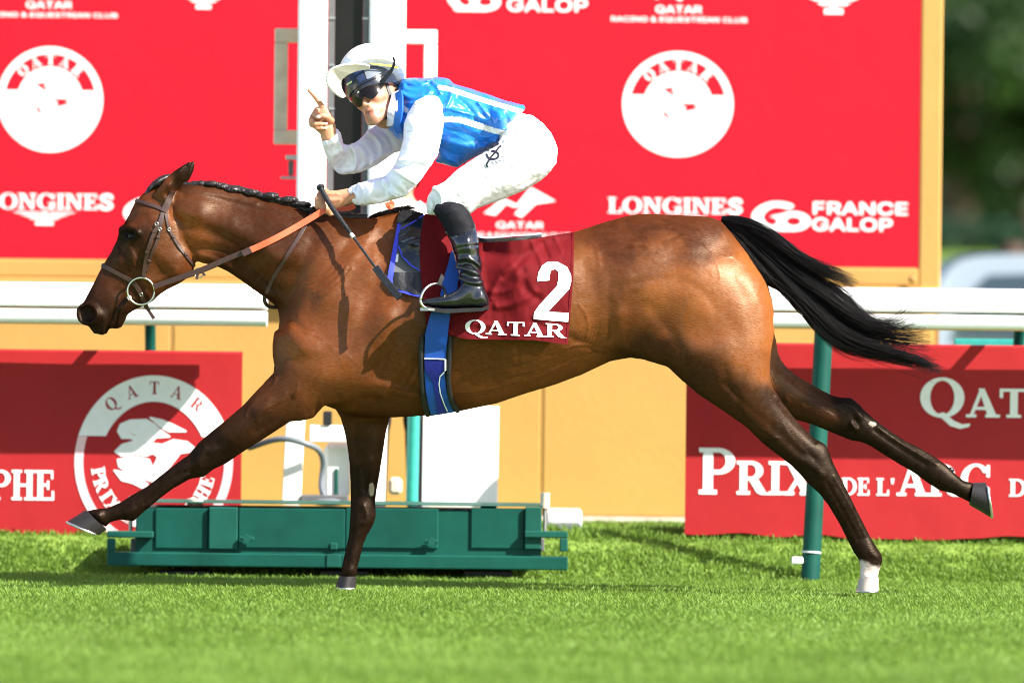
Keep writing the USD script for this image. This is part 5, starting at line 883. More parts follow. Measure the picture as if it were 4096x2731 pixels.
part('buckle_guard', sheet(C((505, 1116), (640, 1120), (648, 1200), (620, 1215), (600, 1260), (606, 1340), (640, 1440), (660, 1480), (600, 1490), (585, 1400), (570, 1290), (512, 1190)), .0225, .004, _gf, size=8.0), m_girthd, girth)
part('white_piping', sheet(C((505, 1110), (642, 1113), (656, 1120), (656, 1195), (645, 1203), (645, 1122), (505, 1117)), .0268, .002, _gf, size=6.0), m_clothw, girth); part('white_piping', sheet(C((640, 1204), (610, 1235), (604, 1290), (612, 1350), (640, 1430), (662, 1476), (668, 1474), (646, 1428), (620, 1350), (611, 1290), (616, 1240), (645, 1210)), .0268, .002, _gf, size=6.0), m_clothw, girth)
for lx in ([(500, 960), (486, 1050), (486, 1150), (492, 1300), (508, 1430), (530, 1500)], [(680, 950), (683, 1050), (672, 1200), (676, 1320), (700, 1420), (735, 1470)]):
    l = smooth_line(C(*lx), step=6); part('edge_roll', tube(at(l, lookup(_sy, l) - .018), .0095, 8), m_dark, girth)
# ------------------------------------------------------------------ the rider
m_skin = M('skin', {'g': ('geometry', {}), 'n': ('noise_texture', {'scale': 35.0, 'detail': 3.0}), 'a': ('attribute', {'attribute': 'coat'}), 'r': ('rgb_ramp', {'ramp': [(.3, (.93, .90, .90)), (.7, (1.05, 1.05, 1.05))]}), 'mx': ('mix', {'mix_type': 'multiply', 'fac': 1.0}), 'p': ('principled_bsdf', {'roughness': .46, 'specular_ior_level': .4, 'subsurface_weight': .12, 'subsurface_scale': .006})},
    [('g.position', 'n.vector'), ('n.fac', 'r.fac'), ('a.color', 'mx.color1'), ('r.color', 'mx.color2'), ('mx.color', 'p.base_color')])
def silk(name, rough, spec, bump, attr=True, col=None, sheen=0.0, transl=.0):
    n = {'g': ('geometry', {}), 'mp': ('mapping', {'scale': (14.0, 14.0, 26.0), 'rotation': (0.0, .5, 0.0)}), 'n': ('noise_texture', {'scale': 1.0, 'detail': 3.0, 'distortion': 1.2}), 'b': ('bump', {'strength': 1.0, 'distance': bump}), 'p': ('principled_bsdf', {'roughness': rough, 'specular_ior_level': spec})}
    l = [('g.position', 'mp.vector'), ('mp.vector', 'n.vector'), ('n.fac', 'b.height'), ('b.normal', 'p.normal')]
    if attr: n['a'] = ('attribute', {'attribute': 'coat'}); l.append(('a.color', 'p.base_color'))
    else: n['p'][1]['base_color'] = col
    s = 'p.BSDF'
    if transl:
        n['t'] = ('translucent_bsdf', {'color': col}); n['m'] = ('mix_closure', {'fac': transl}); l += [('p.BSDF', 'm.closure1'), ('t.BSDF', 'm.closure2')]; s = 'm.closure'
    return M(name, n, l, s)
m_jersey = silk('blue_silk', .26, .6, .0045); m_sleeve = silk('white_nylon', .45, .4, .0035, False, (.86, .83, .95)); m_breech = silk('white_breeches', .55, .3, .004, False, (.70, .70, .71))
m_boot = simple('black_boot_patent', (.006, .006, .008), .09, .65, var=.2, bump=.006, bscale=16.0, coat=.7); m_sock = simple('black_stretch_cloth', (.006, .006, .009), .7, .15, var=.2, bump=.002, bscale=40.0)
m_capw = silk('white_cap_silk', .5, .4, .006, False, (.80, .80, .80)); m_under = simple('cream_peak_lining', (.66, .60, .52), .6, .3, var=.05); m_helmet = simple('black_helmet', (.010, .012, .022), .22, .5, var=.15, coat=.3)
m_lens = simple('dark_visor_lens', (.006, .004, .004), .12, .25, var=.1); m_strapb = simple('black_strap', (.012, .012, .018), .5, .4); m_scarf = silk('pale_neck_scarf', .5, .3, .006, False, (.62, .60, .74)); m_ystripe = simple('yellow_cap_stripe', (.80, .50, .03), .5, .3)
m_ink = simple('black_breeches_print', (.02, .02, .035), .6, .3, var=.1); m_inkg = simple('grey_breeches_print', (.30, .30, .36), .6, .3)
jk = thing('person', 'person riding in blue jersey and white cap, pointing one finger up', 'person', at(B((1500, 900))[0], 0.0))
# head frame: r = the rider's left (towards the right of the picture), f = forward, u = up
hf = np.array([-.50, -.86, .06]); hf /= np.linalg.norm(hf); hu = np.array([0, 0, 1.0]) - hf * hf[2]; hu /= np.linalg.norm(hu); hr = np.cross(hu, hf); hr = hr if hr[0] > 0 else -hr
_a = math.radians(25); hr, hu = hr * math.cos(_a) + hu * math.sin(_a), hu * math.cos(_a) - hr * math.sin(_a)
H0 = at(J1((1082, 1012))[0], -.125) - hf * .098
Hd = lambda r, f, u: H0 + hr * r + hf * f + hu * u
def bounds_field(h, *pts, pad=.05):
    p = np.vstack(pts); return Field(p.min(0) - pad, p.max(0) + pad, h)
core = dict(sh_n=at(B((1090, 640))[0], -.17), el_n=at(B((965, 1190))[0], -.20), wr_n=at(J3((760, 350))[0], -.085), sh_f=at(B((840, 800))[0], .15), el_f=at(B((430, 1020))[0], .09), wr_f=at(J2((450, 900))[0], -.06),
            neck=at(B((930, 560))[0], -.02), chest=at(B((1080, 640))[0], .0), waist=at(B((1620, 720))[0], .0), hip=at(B((1860, 860))[0], .0), hip_n=at(B((1890, 930))[0], -.09), kn_n=at(B((1235, 1310))[0], -.235), an_n=at(C((815, 660))[0], -.330), hip_f=at(B((1890, 930))[0], .09), kn_f=at(B((1215, 1330))[0], .235), an_f=at(C((815, 660))[0], .330))
JF = Field((-.90, -.40, 1.02), (.27, .40, 2.24), .0045)
J = core
for a, b, r0, r1 in (('chest', 'waist', .085, .07), ('waist', 'hip', .07, .07), ('sh_n', 'chest', .035, .07), ('sh_f', 'chest', .035, .07), ('sh_n', 'el_n', .028, .020), ('el_n', 'wr_n', .020, .0225), ('sh_f', 'el_f', .028, .018), ('el_f', 'wr_f', .018, .0225), ('hip', 'hip_n', .06, .055), ('hip', 'hip_f', .06, .055), ('hip_n', 'kn_n', .045, .026), ('kn_n', 'an_n', .026, .020), ('hip_f', 'kn_f', .045, .026), ('kn_f', 'an_f', .026, .020)):
    JF.cone(J[a], J[b], r0, r1, .02)
JF.cone(J['neck'] + (.06, 0, -.02), Hd(0, -.035, -.075), .060, .056, .03); JF.cone(J['an_n'], at(C((600, 735))[0], -.335), .020, .014, .02); JF.cone(J['an_f'], at(C((600, 735))[0], .335), .020, .014, .02)
# head
JF.cone(Hd(0, -.04, .035), Hd(0, .012, .04), .078, .074, .02); JF.cone(Hd(0, .028, .0), Hd(0, .036, -.055), .060, .047, .02)
for s in (-1, 1):
    JF.cone(Hd(.050 * s, -.004, -.035), Hd(.034 * s, .032, -.088), .024, .020, .02); JF.cone(Hd(.034 * s, .032, -.088), Hd(.010 * s, .072, -.106), .020, .018, .014); JF.cone(Hd(.036 * s, .064, -.022), Hd(.052 * s, .03, -.014), .021, .020, .016); JF.cone(Hd(.012 * s, .084, .020), Hd(.042 * s, .070, .020), .013, .013, .012)
    JF.cone(Hd(.0115 * s, .100, -.0475), Hd(.0115 * s, .094, -.046), .0075, .008, .005)
    JF.cone(Hd(.074 * s, -.016, .016), Hd(.071 * s, -.006, -.026), .019, .012, .004, (hr, .42)); JF.carve(*(lambda sl, ax: (sl, (np.linalg.norm(np.stack(np.meshgrid(*ax, indexing='ij'), -1) - Hd(.084 * s, -.008, -.002), axis=-1) - .009).astype(np.float32)))(*JF.block(Hd(.084 * s, -.008, -.002) - .03, Hd(.084 * s, -.008, -.002) + .03)), .004)
JF.cone(Hd(0, .090, .004), Hd(0, .108, -.040), .0085, .0115, .010); JF.cone(Hd(0, .068, -.102), Hd(0, .074, -.108), .019, .016, .014); JF.cone(Hd(0, .074, -.060), Hd(0, .078, -.09), .026, .022, .016)
JF.cone(Hd(-.019, .086, -.0705), Hd(0, .096, -.068), .0045, .0062, .006); JF.cone(Hd(.019, .086, -.0705), Hd(0, .096, -.068), .0045, .0062, .006); JF.cone(Hd(-.015, .088, -.0815), Hd(.015, .088, -.0815), .0068, .0068, .006)
def carve_ball(p, r, k=.003): sl, ax = JF.block(p - r - .01, p + r + .01); JF.carve(sl, (np.linalg.norm(np.stack(np.meshgrid(*ax, indexing='ij'), -1) - p, axis=-1) - r).astype(np.float32), k)
for q in np.linspace(-.016, .016, 9): carve_ball(Hd(q, .0985 - 14 * q * q, -.0755), .0034)
for s in (-1, 1): carve_ball(Hd(.0085 * s, .107, -.0525), .0042)
# raised right hand: pointing finger, other fingers folded, thumb across them
h2 = lambda x, y, d: at(J2((x, y))[0], d - .16)
JF.inflate(J2((560, 760), (548, 690), (520, 590), (480, 500), (430, 430), (370, 385), (300, 400), (262, 450), (222, 500), (205, 560), (172, 610), (158, 670), (180, 730), (260, 800), (330, 850), (380, 930), (540, 900)), [(J2((400, 600))[0], .017), (J2((450, 850))[0], .020)], [(J2((400, 600))[0], -.065)], .012)
JF.cone(J['wr_f'], h2(430, 760, .097), .026, .022, .02)
for ch, rr in (([(345, 415, .092), (300, 350, .088), (232, 262, .084), (138, 165, .082)], (.0112, .0100, .0088, .0070)), ([(262, 470, .092), (228, 530, .062), (272, 590, .048), (345, 600, .056)], (.0112, .0108, .0095, .008)), ([(205, 560, .092), (178, 625, .060), (235, 690, .046), (320, 690, .050), (404, 690, .058)], (.0108, .0105, .0095, .009, .008)), ([(172, 640, .090), (180, 705, .064), (260, 748, .054), (330, 758, .056), (392, 758, .062)], (.0098, .0095, .0088, .008, .0072)), ([(490, 640, .078), (420, 580, .050), (350, 560, .040), (288, 582, .036)], (.0145, .0120, .0108, .0095))):
    for i in range(len(ch) - 1): JF.cone(h2(*ch[i]), h2(*ch[i + 1]), rr[i], rr[i + 1], .003)
# left fist on the reins and whip
h3 = lambda x, y, d: at(J3((x, y))[0], d)
JF.inflate(J3((800, 205), (700, 228), (600, 246), (450, 252), (350, 256), (310, 300), (300, 370), (330, 440), (400, 500), (490, 548), (600, 538), (690, 500), (770, 470), (830, 465)), [(J3((480, 400))[0], .024), (J3((720, 350))[0], .024)], [(J3((480, 400))[0], -.078)], .012,
           strokes([(J3((600, 300), (480, 300), (350, 300)), 5, .003), (J3((640, 400), (500, 410), (370, 400)), 5, .003), (J3((620, 350), (480, 350), (350, 350)), 5, -.003), (J3((352, 330), (362, 342)), 6, .004), (J3((370, 410), (385, 430)), 6, .004)]))
for ch in ([(330, 300, -.080), (278, 380, -.090), (272, 500, -.088), (300, 545, -.075)], [(345, 370, -.088), (322, 450, -.100), (345, 530, -.098), (385, 545, -.080)], [(395, 440, -.092), (392, 520, -.104), (430, 590, -.100), (470, 600, -.080)], [(450, 490, -.090), (462, 560, -.102), (480, 620, -.096), (520, 620, -.080)], [(420, 260, -.062), (340, 262, -.055), (296, 330, -.062)]):
    for i in range(len(ch) - 1): JF.cone(h3(*ch[i]), h3(*ch[i + 1]), .0112 - .0008 * i, .0104 - .0008 * i, .0035)
bm = JF.mesh(); comp = trimesh.graph.connected_component_labels(bm.face_adjacency, node_count=len(bm.faces)); bm.update_faces(comp == np.bincount(comp).argmax()); bm.remove_unreferenced_vertices()
bv = np.asarray(bm.vertices); loc = np.stack([(bv - H0) @ hr, (bv - H0) @ hf, (bv - H0) @ hu], 1); sk = np.tile(np.array([[.47, .235, .15]]), (len(bv), 1))
hands = (px(bv)[:, 0] < J3((850, 0))[0, 0]) & (np.linalg.norm(loc, axis=1) > .17); sk[hands] = (.48, .235, .135)
lip = np.exp(-((loc[:, 0] / .022) ** 4 + ((loc[:, 2] + .0755) / .0125) ** 4)) * (loc[:, 1] > .07); sk = sk * (1 - .55 * lip[:, None]) + .55 * lip[:, None] * np.array([.33, .09, .075])
stub = np.exp(-((loc[:, 0] / .05) ** 4 + ((loc[:, 2] + .092) / .03) ** 4)) * (loc[:, 1] > .03); sk *= (1 - .28 * stub)[:, None]; chk = np.exp(-(((np.abs(loc[:, 0]) - .045) / .02) ** 2 + ((loc[:, 2] + .035) / .02) ** 2)) * (loc[:, 1] > .02); sk *= 1 - chk[:, None] * np.array([0, .10, .10])
tip = np.linalg.norm(bv - h2(150, 180, .082), axis=1) < .02; sk[tip] *= (1.05, .85, .85)
body = part('body', bm, m_skin, jk, smooth=True, color=sk)
for p0, n_, s in ((h2(290, 578, .0265), (-.3, -1, .1), .0065), (h2(408, 688, .0495), (.3, -1, .1), .0055), (h2(396, 756, .0545), (.3, -1, .1), .005)):
    k = ball((0, 0, 0), (s * 1.3, .0015, s), 2); k.apply_translation(p0); part('fingernail', k, simple('nail_%d' % int(s * 1e4), (.72, .50, .45), .3, .5), body)
def garment(fields, h, mat, name, parent=jk, color=None, smooth=True, **k):
    pts = np.vstack([at(f[0], np.mean([b for _, b in f[2]])) for f in fields]); dmax = max(max(d for _, d in f[1]) for f in fields); ys_ = [b for f in fields for _, b in f[2]]
    lo, hi = pts.min(0) - .04, pts.max(0) + .04; lo[1], hi[1] = min(ys_) - dmax - .04, max(ys_) + dmax + .04; fl = Field(lo, hi, h)
    for f in fields: fl.inflate(f[0], f[1], f[2], f[3], f[4] if len(f) > 4 else None)
    m = fl.mesh(); return part(name, m, mat, parent, smooth=smooth, color=None if color is None else color(np.asarray(m.vertices)), **k), m
b1 = lambda x, y: B((x, y))[0]
def fbm_rel(amp, sx, sy, seed, rot=0.0, extra=None):
    def f(PX):
        u = PX[..., 0] * math.cos(rot) + PX[..., 1] * math.sin(rot); v = -PX[..., 0] * math.sin(rot) + PX[..., 1] * math.cos(rot); n = meshkit.fbm(np.stack([u / sx, v / sy, 0 * u], -1), 3, seed) - .5; n = np.sign(n) * np.abs(n * 2) ** .8 * .5
        return amp * n + (extra(PX) if extra is not None else 0)
    return f
jers = B((862, 430), (900, 372), (950, 358), (1060, 360), (1180, 350), (1268, 369), (1300, 402), (1400, 432), (1550, 482), (1700, 532), (1858, 574), (1868, 592), (1832, 642), (1795, 716), (1740, 796), (1690, 846), (1600, 908), (1500, 962), (1400, 1014), (1338, 1056), (1250, 1040), (1166, 1013), (1176, 960), (1150, 900), (1050, 880), (980, 870), (905, 864), (850, 822), (800, 764), (775, 705), (812, 660), (846, 590), (862, 500))
fold = strokes([(B((1290, 420), (1280, 520), (1240, 600)), 9, .008), (B((1240, 600), (1400, 640), (1560, 690)), 8, .006), (B((1330, 520), (1420, 600), (1480, 690)), 9, -.007), (B((1500, 560), (1560, 640), (1600, 720)), 8, .007), (B((1640, 600), (1700, 640), (1730, 740)), 9, -.007), (B((1700, 560), (1780, 590), (1840, 590)), 8, .005), (B((1240, 740), (1400, 800), (1580, 880)), 14, -.008), (B((1280, 860), (1450, 900), (1620, 860)), 14, .009), (B((1220, 900), (1300, 960), (1420, 980)), 14, -.007), (B((900, 480), (980, 520), (1060, 500)), 10, .009), (B((940, 420), (1020, 440), (1120, 400)), 9, -.008), (B((960, 560), (1040, 540), (1120, 470)), 9, .008), (B((1100, 380), (1180, 430), (1200, 480)), 8, .007), (B((1560, 830), (1640, 800), (1720, 760)), 7, .006), (B((1480, 900), (1580, 840), (1680, 790)), 6, -.006)])
def jersey_col(v):
    p = px(v); c = np.tile(np.array([[.012, .17, .62]]), (len(v), 1)); st = np.zeros(len(v), bool)
    for ln, wd in ((B((1195, 432), (1290, 452), (1400, 488), (1600, 552), (1780, 606), (1880, 640)), 9.5), (B((1200, 690), (1300, 682), (1400, 700), (1560, 752), (1680, 786), (1760, 806)), 11.0)):
        d, _ = cKDTree(smooth_line(ln, step=1.0)).query(p); st |= d < wd
    c[st] = .80; wl = Polygon(B((868, 556), (900, 560), (950, 600), (945, 640), (905, 615))); w_ = shapely.contains_xy(wl, p[:, 0], p[:, 1]); c[w_] = (.74, .74, .80); return c
garment([(jers, [(b1(1100, 560), .165), (b1(1500, 720), .155), (b1(1750, 690), .135), (b1(1250, 900), .12), (b1(930, 600), .13), (b1(850, 720), .12)], [(b1(1300, 700), 0.0)], 0.0, fbm_rel(.010, 60, 24, 3, .45, lambda q: 1.35 * fold(q)))], .0042, m_jersey, 'jersey', color=jersey_col)
sl_n = B((1000, 540), (1080, 500), (1140, 492), (1185, 510), (1222, 580), (1228, 690), (1212, 800), (1196, 880), (1178, 965), (1112, 1062), (1052, 1150), (990, 1222), (922, 1288), (860, 1304), (720, 1342), (600, 1356), (532, 1352), (492, 1322), (468, 1272), (472, 1228), (500, 1206), (560, 1180), (660, 1150), (760, 1128), (800, 1090), (838, 1040), (872, 960), (892, 900), (908, 840), (912, 720), (940, 640))
rn = strokes([(B((940, 960), (1040, 930), (1160, 930)), 8, -.007), (B((880, 1010), (1000, 1000), (1110, 1020)), 9, .008), (B((870, 1050), (980, 1060), (1070, 1110)), 8, -.007), (B((840, 1080), (900, 1120), (1000, 1180)), 9, .008), (B((780, 1130), (830, 1200), (900, 1260)), 8, -.007), (B((760, 1150), (800, 1240), (860, 1290)), 8, .006), (B((560, 1190), (590, 1260), (570, 1340)), 7, .005), (B((640, 1160), (700, 1200), (800, 1230)), 9, -.004), (B((960, 700), (1000, 800), (940, 900)), 14, .006), (B((1100, 640), (1140, 760), (1130, 880)), 14, -.005), (B((500, 1220), (520, 1280), (540, 1340)), 5, -.004)])
garment([(sl_n, [(b1(1090, 640), .066), (b1(1050, 900), .062), (b1(980, 1150), .058), (b1(800, 1230), .050), (b1(520, 1280), .037)], [(b1(1090, 620), -.165), (b1(1000, 1000), -.20), (b1(960, 1190), -.20), (b1(700, 1250), -.14), (b1(500, 1280), -.085)], 0.0, fbm_rel(.006, 40, 18, 8, -.6, lambda q: 1.5 * rn(q)))], .0042, m_sleeve, 'sleeve')
sl_f = B((775, 690), (700, 722), (640, 762), (600, 804), (560, 842), (520, 868), (488, 884), (458, 880), (436, 872), (434, 850), (420, 800), (398, 762), (378, 746), (372, 790), (340, 818), (300, 832), (266, 828), (272, 880), (290, 935), (304, 972), (322, 1012), (370, 1080), (398, 1108), (430, 1116), (500, 1110), (580, 1092), (640, 1070), (700, 1042), (770, 992), (830, 946), (900, 930), (960, 850), (900, 720))
rf = strokes([(B((560, 860), (640, 960), (620, 1060)), 10, -.009), (B((500, 900), (540, 990), (520, 1080)), 10, .010), (B((450, 880), (480, 960), (420, 1060)), 9, -.008), (B((400, 800), (420, 880), (470, 960)), 8, .008), (B((320, 840), (360, 930), (380, 1040)), 9, -.006), (B((640, 780), (720, 860), (740, 960)), 10, .008), (B((700, 740), (790, 820), (830, 900)), 9, -.007), (B((560, 1080), (680, 1000), (800, 940)), 10, .006), (B((290, 850), (340, 850), (390, 800)), 6, .005)])
garment([(sl_f, [(b1(760, 820), .058), (b1(600, 960), .052), (b1(430, 1020), .048), (b1(370, 930), .044), (b1(330, 860), .038)], [(b1(800, 800), .14), (b1(440, 1010), .09), (b1(380, 930), .0), (b1(330, 850), -.055)], 0.0, fbm_rel(.007, 40, 18, 5, .7, lambda q: 1.5 * rf(q)))], .0042, m_sleeve, 'sleeve')
pel = B((1600, 640), (1740, 600), (1830, 636), (1920, 650), (2000, 710), (2068, 790), (2104, 868), (2111, 930), (2096, 1010), (2050, 1080), (1960, 1150), (1850, 1150), (1760, 1000), (1640, 860), (1590, 760))
thigh = B((1640, 872), (1720, 800), (1830, 760), (1960, 770), (2060, 830), (2100, 900), (2096, 1010), (2050, 1080), (1980, 1150), (1850, 1230), (1650, 1312), (1480, 1372), (1410, 1422), (1330, 1440), (1200, 1436), (1110, 1430), (1090, 1418), (1085, 1350), (1102, 1280), (1150, 1212), (1230, 1170), (1330, 1076), (1500, 962))
rt_ = strokes([(B((1150, 1220), (1210, 1300), (1180, 1400)), 8, .006), (B((1230, 1180), (1330, 1280), (1380, 1400)), 8, -.005), (B((1400, 1090), (1450, 1140), (1470, 1180)), 7, -.004), (B((1690, 830), (1760, 790), (1830, 800)), 7, -.006), (B((1700, 850), (1760, 830), (1810, 760)), 7, .006), (B((1120, 1280), (1160, 1330), (1150, 1400)), 7, -.005), (B((1300, 1250), (1400, 1300), (1430, 1400)), 8, .004), (B((1480, 1350), (1700, 1270), (1960, 1130)), 9, -.006)])
def thigh_set(s): return (thigh if s < 0 else thigh + (5, 4), [(b1(1950, 930), .10), (b1(1700, 1050), .088), (b1(1450, 1180), .075), (b1(1200, 1330), .060)], [(b1(1950, 930), .10 * s), (b1(1600, 1100), .165 * s), (b1(1200, 1330), .235 * s)], .04, fbm_rel(.005, 30, 14, 4, .8, lambda q: 1.6 * rt_(q)))
br_path, br_mesh = garment([(pel, [(b1(1900, 860), .155), (b1(1720, 760), .135)], [(b1(1900, 860), 0.0)], 0.0), thigh_set(-1), thigh_set(1)], .0045, m_breech, 'breeches')
class Surf:
    """near surface of a mesh seen from the camera"""
    def __init__(s, m):
        n = np.asarray(m.vertex_normals); k = n[:, 1] < .05; s.v, s.n, s.p = np.asarray(m.vertices)[k], n[k], px(np.asarray(m.vertices)[k]); s.t = cKDTree(s.p)
    def __call__(s, p, off=0.0, rad=9.0):
        p = np.atleast_2d(np.asarray(p, float)); y = np.empty(len(p)); nn = np.empty((len(p), 3))
        for i, q in enumerate(p):
            r = rad; ix = []
            while len(ix) < 3: ix = s.t.query_ball_point(q, r); r *= 1.6
            ix = np.array(ix); ix = ix[s.v[ix, 1] < s.v[ix, 1].min() + .025]; w = 1 / (((s.p[ix] - q) ** 2).sum(1) + 3); w /= w.sum(); y[i] = w @ s.v[ix, 1]; n = w @ s.n[ix]; nn[i] = n / np.linalg.norm(n)
        return at(p, y) + nn * off, nn
    def print_(s, poly, off, th, size=5.0):
        m = extrude(poly, 1.0).subdivide_to_size(size, max_iter=12); v = m.vertices; w, n = s(v[:, :2], 0.0); w = w + n * (off + th * v[:, 2:3]); q = trimesh.Trimesh(w, m.faces, process=False); q.merge_vertices(); q.fix_normals(); return q
bs_ = Surf(br_mesh); st4 = lambda pts, w, n=24: LineString(smooth_line(J4(*pts), n)).buffer(w / 5.2267)
for nm_, k_, mt_ in [('print_stroke', q_, m_ink) for q_ in (st4([(510, 625), (545, 690), (600, 720), (680, 715), (740, 680), (755, 620), (720, 580), (650, 555), (620, 560)], 20), st4([(800, 450), (745, 500), (710, 555), (650, 620), (590, 690), (540, 770), (510, 840), (530, 875)], 17), st4([(300, 625), (380, 600), (460, 550)], 16), st4([(510, 510), (540, 525)], 26), st4([(600, 470), (660, 440), (740, 400)], 26), st4([(40, 800), (90, 775)], 14))]:
    part(nm_, bs_.print_(k_, .001, .0015), mt_, br_path, smooth=False)
tk = [affinity.affine_transform(affinity.rotate(affinity.scale(serif(c_, 1.0)[0], 70, -80, origin=(0, 0)), -32, origin=(0, 0)), [1 / 5.2267, 0, 0, 1 / 5.2267, 1850 + x_ / 5.2267, 500 + y_ / 5.2267]) for c_, x_, y_ in (('T', 640, 850), ('S', 850, 720))]
tk.append(unary_union([st4([(700, 750), (745, 795)], 10, 6), st4([(775, 690), (735, 770)], 6, 6), st4([(745, 745), (820, 745)], 8, 6)]))
for k_ in tk: part('print_letter', bs_.print_(k_, .001, .0015), m_inkg, br_path, smooth=False)
part('print_line', bs_.print_(st4([(860, 745), (1000, 850), (1135, 965)], 9, 12), .0008, .0012), m_inkg, br_path, smooth=False)
# sock and boot
shin = C((566, 112), (585, 66), (640, 40), (700, 36), (760, 60), (806, 108), (830, 150), (852, 205), (860, 260), (840, 300), (760, 330), (700, 350), (685, 310), (655, 255), (620, 190))
boot = C((648, 252), (700, 224), (780, 203), (850, 198), (862, 240), (878, 320), (882, 400), (904, 472), (892, 540), (906, 590), (922, 640), (945, 700), (950, 748), (905, 764), (760, 766), (640, 770), (560, 762), (492, 748), (492, 728), (516, 708), (566, 697), (640, 682), (690, 662), (735, 640), (758, 602), (738, 560), (752, 522), (720, 490), (734, 440), (708, 396), (690, 330))
rb = strokes([(C((735, 440), (800, 430), (880, 480)), 10, .012), (C((760, 470), (820, 465), (890, 520)), 9, -.012), (C((725, 495), (800, 510), (880, 540)), 9, .010), (C((750, 530), (820, 555), (895, 560)), 9, -.012), (C((740, 560), (830, 600), (900, 590)), 9, .010), (C((760, 600), (840, 620), (910, 630)), 8, -.009), (C((650, 255), (760, 215), (852, 202)), 6, .004), (C((710, 370), (790, 350), (880, 345)), 4, -.004), (C((800, 280), (820, 400)), 10, .004)])
legy = [(C((700, 150))[0], -.275), (C((780, 400))[0], -.315), (C((800, 720))[0], -.335), (C((540, 730))[0], -.335)]
for s in (-1, 1):
    ly = [(a, b * -s) for a, b in legy]
    sk_, _m = garment([(shin, [(C((720, 180))[0], .062), (C((650, 80))[0], .05)], ly, 0.0, fbm_rel(.003, 40, 12, 2))], .0045, m_sock, 'sock')
    bt, bmh = garment([(boot, [(C((770, 300))[0], .060), (C((800, 480))[0], .050), (C((830, 650))[0], .042), (C((600, 730))[0], .038), (C((920, 720))[0], .034)], ly, 0.0, rb)], .004, m_boot, 'boot')
    so = extrude(Polygon(C((490, 750), (560, 766), (640, 776), (760, 772), (900, 768), (948, 752), (946, 776), (900, 792), (760, 800), (650, 806), (560, 792), (492, 768))), 1.0); v = so.vertices; so.vertices = at(v[:, :2], s * .375 * -1 * -1 + 0 * v[:, 0] if False else (-s) * -.335 + (v[:, 2] - .5) * .075); so.fix_normals(); part('sole', so, m_dark, bt)
bsf = Surf(bmh)
# whip
wh = thing('whip', 'black riding whip with white band and padded end in the rider fist', 'whip', at(J3((600, 650))[0], -.12))
wy = lambda t: -.090 - .30 * t
wp = smooth_line(np.vstack([J3((338, 215), (540, 560), (820, 945)), J3((1200, 1470)), C((340, 700))]), 60); wt = (wp[:, 1] - wp[0, 1]) / (wp[-1, 1] - wp[0, 1]); W_ = np.array([at(p, wy(t)) for p, t in zip(wp, wt)]); kk = lambda q: int(np.argmin(((wp - q) ** 2).sum(1)))
m_whip = simple('black_whip_binding', (.010, .010, .012), .45, .45, var=.3, bump=.002, bscale=260.0)
i1, i2, i3, i4 = kk(J3((815, 940))[0]), kk(J3((868, 1015))[0]), kk(J3((1195, 1465))[0]), len(wp) - 1
part('handle', tube(W_[:i1 + 1], np.interp(np.arange(i1 + 1), [0, i1 * .6, i1], [.0105, .0105, .0075]), 12), m_whip, wh); part('white_band', tube(W_[i1:i2 + 1], .0078, 12), m_whitep, wh); part('shaft', tube(W_[i2:i3 + 1], .0055, 10), m_whip, wh); part('padded_flap', tube(W_[i3:], 1, flat=(.015, .006), nrm=(0, -1, 0)), m_whip, wh); part('knob', tube([W_[0] + (W_[0] - W_[3]) * .4, W_[0]], .0165, 16), m_dark, wh)
for q in np.linspace(.35, .95, 9): i = int(i1 * q); part('handle_ring', tube([W_[i], W_[i] + (W_[i + 1] - W_[i]) * .3], .0112, 12), m_whip, wh)
# stirrups
for s in (-1, 1):
    st = thing('stirrup', 'steel stirrup iron round the near black boot' if s < 0 else 'steel stirrup iron on the far side, hidden by the horse', 'stirrup', at(C((560, 700))[0], s * .35), 'stirrups of the racing saddle')
    yo = lambda y: -y * s * -1
    arch = smooth_line(np.array([at(p, s * b) for p, b in zip(C((520, 770), (484, 735), (492, 672), (540, 618), (600, 606), (640, 640), (655, 700), (650, 770)), (.385, .385, .380, .36, .33, .305, .295, .295))]), 30)
    part('arch', tube(arch, .0058, 10), m_ring, st); a, b = at(C((505, 778))[0], s * .385), at(C((655, 788))[0], s * .292); part('tread', tube([a, b], 1, flat=(.022, .006), nrm=(0, 0, 1)), m_steel, st)
    a = np.array([at(p, s * b) for p, b in zip(C((634, 545), (620, 580), (606, 612)), (.325, .332, .336))]); part('stirrup_leather', tube(smooth_line(a, 12), 1, flat=(.009, .003), nrm=(0, s * 1.0, 0)), m_dark, st)
# cap, helmet, visor, straps, scarf
ell_c, ell_r = Hd(.0, -.012, .055), np.array([.103, .122, .115]); ax3 = np.stack([hr, hf, hu])
cu = hu - .42 * hf; cu /= np.linalg.norm(cu); cfw = hf + .42 * hu; cfw /= np.linalg.norm(cfw); axc = np.stack([hr, cfw, cu])
def ellipsoid(c, r, axes, cutz=None, bump=None, sub=5):
    m = trimesh.creation.icosphere(sub, 1.0); v = m.vertices.copy()
    if cutz is not None: v[:, 2] = np.maximum(v[:, 2], cutz)
    if bump is not None: v *= (1 + bump(v))[:, None]
    m.vertices = c + (v * r) @ axes; m.fix_normals(); return m
cap_c = at(J1((1225, 690))[0], -.015)
part('helmet', ellipsoid(Hd(.0, -.004, .045), np.array([.102, .122, .112]), ax3, -.22), m_helmet, jk)
def cap_b(v): return .035 * (meshkit.fbm(v * np.array([5, 5, 2.0]), 2, 5) - .5) + .05 * np.exp(-(((v - [0, .1, 1]) ** 2).sum(1)) / .02)
cap = part('cap', ellipsoid(cap_c, np.array([.131, .138, .127]), axc, -.12, cap_b), m_capw, jk)
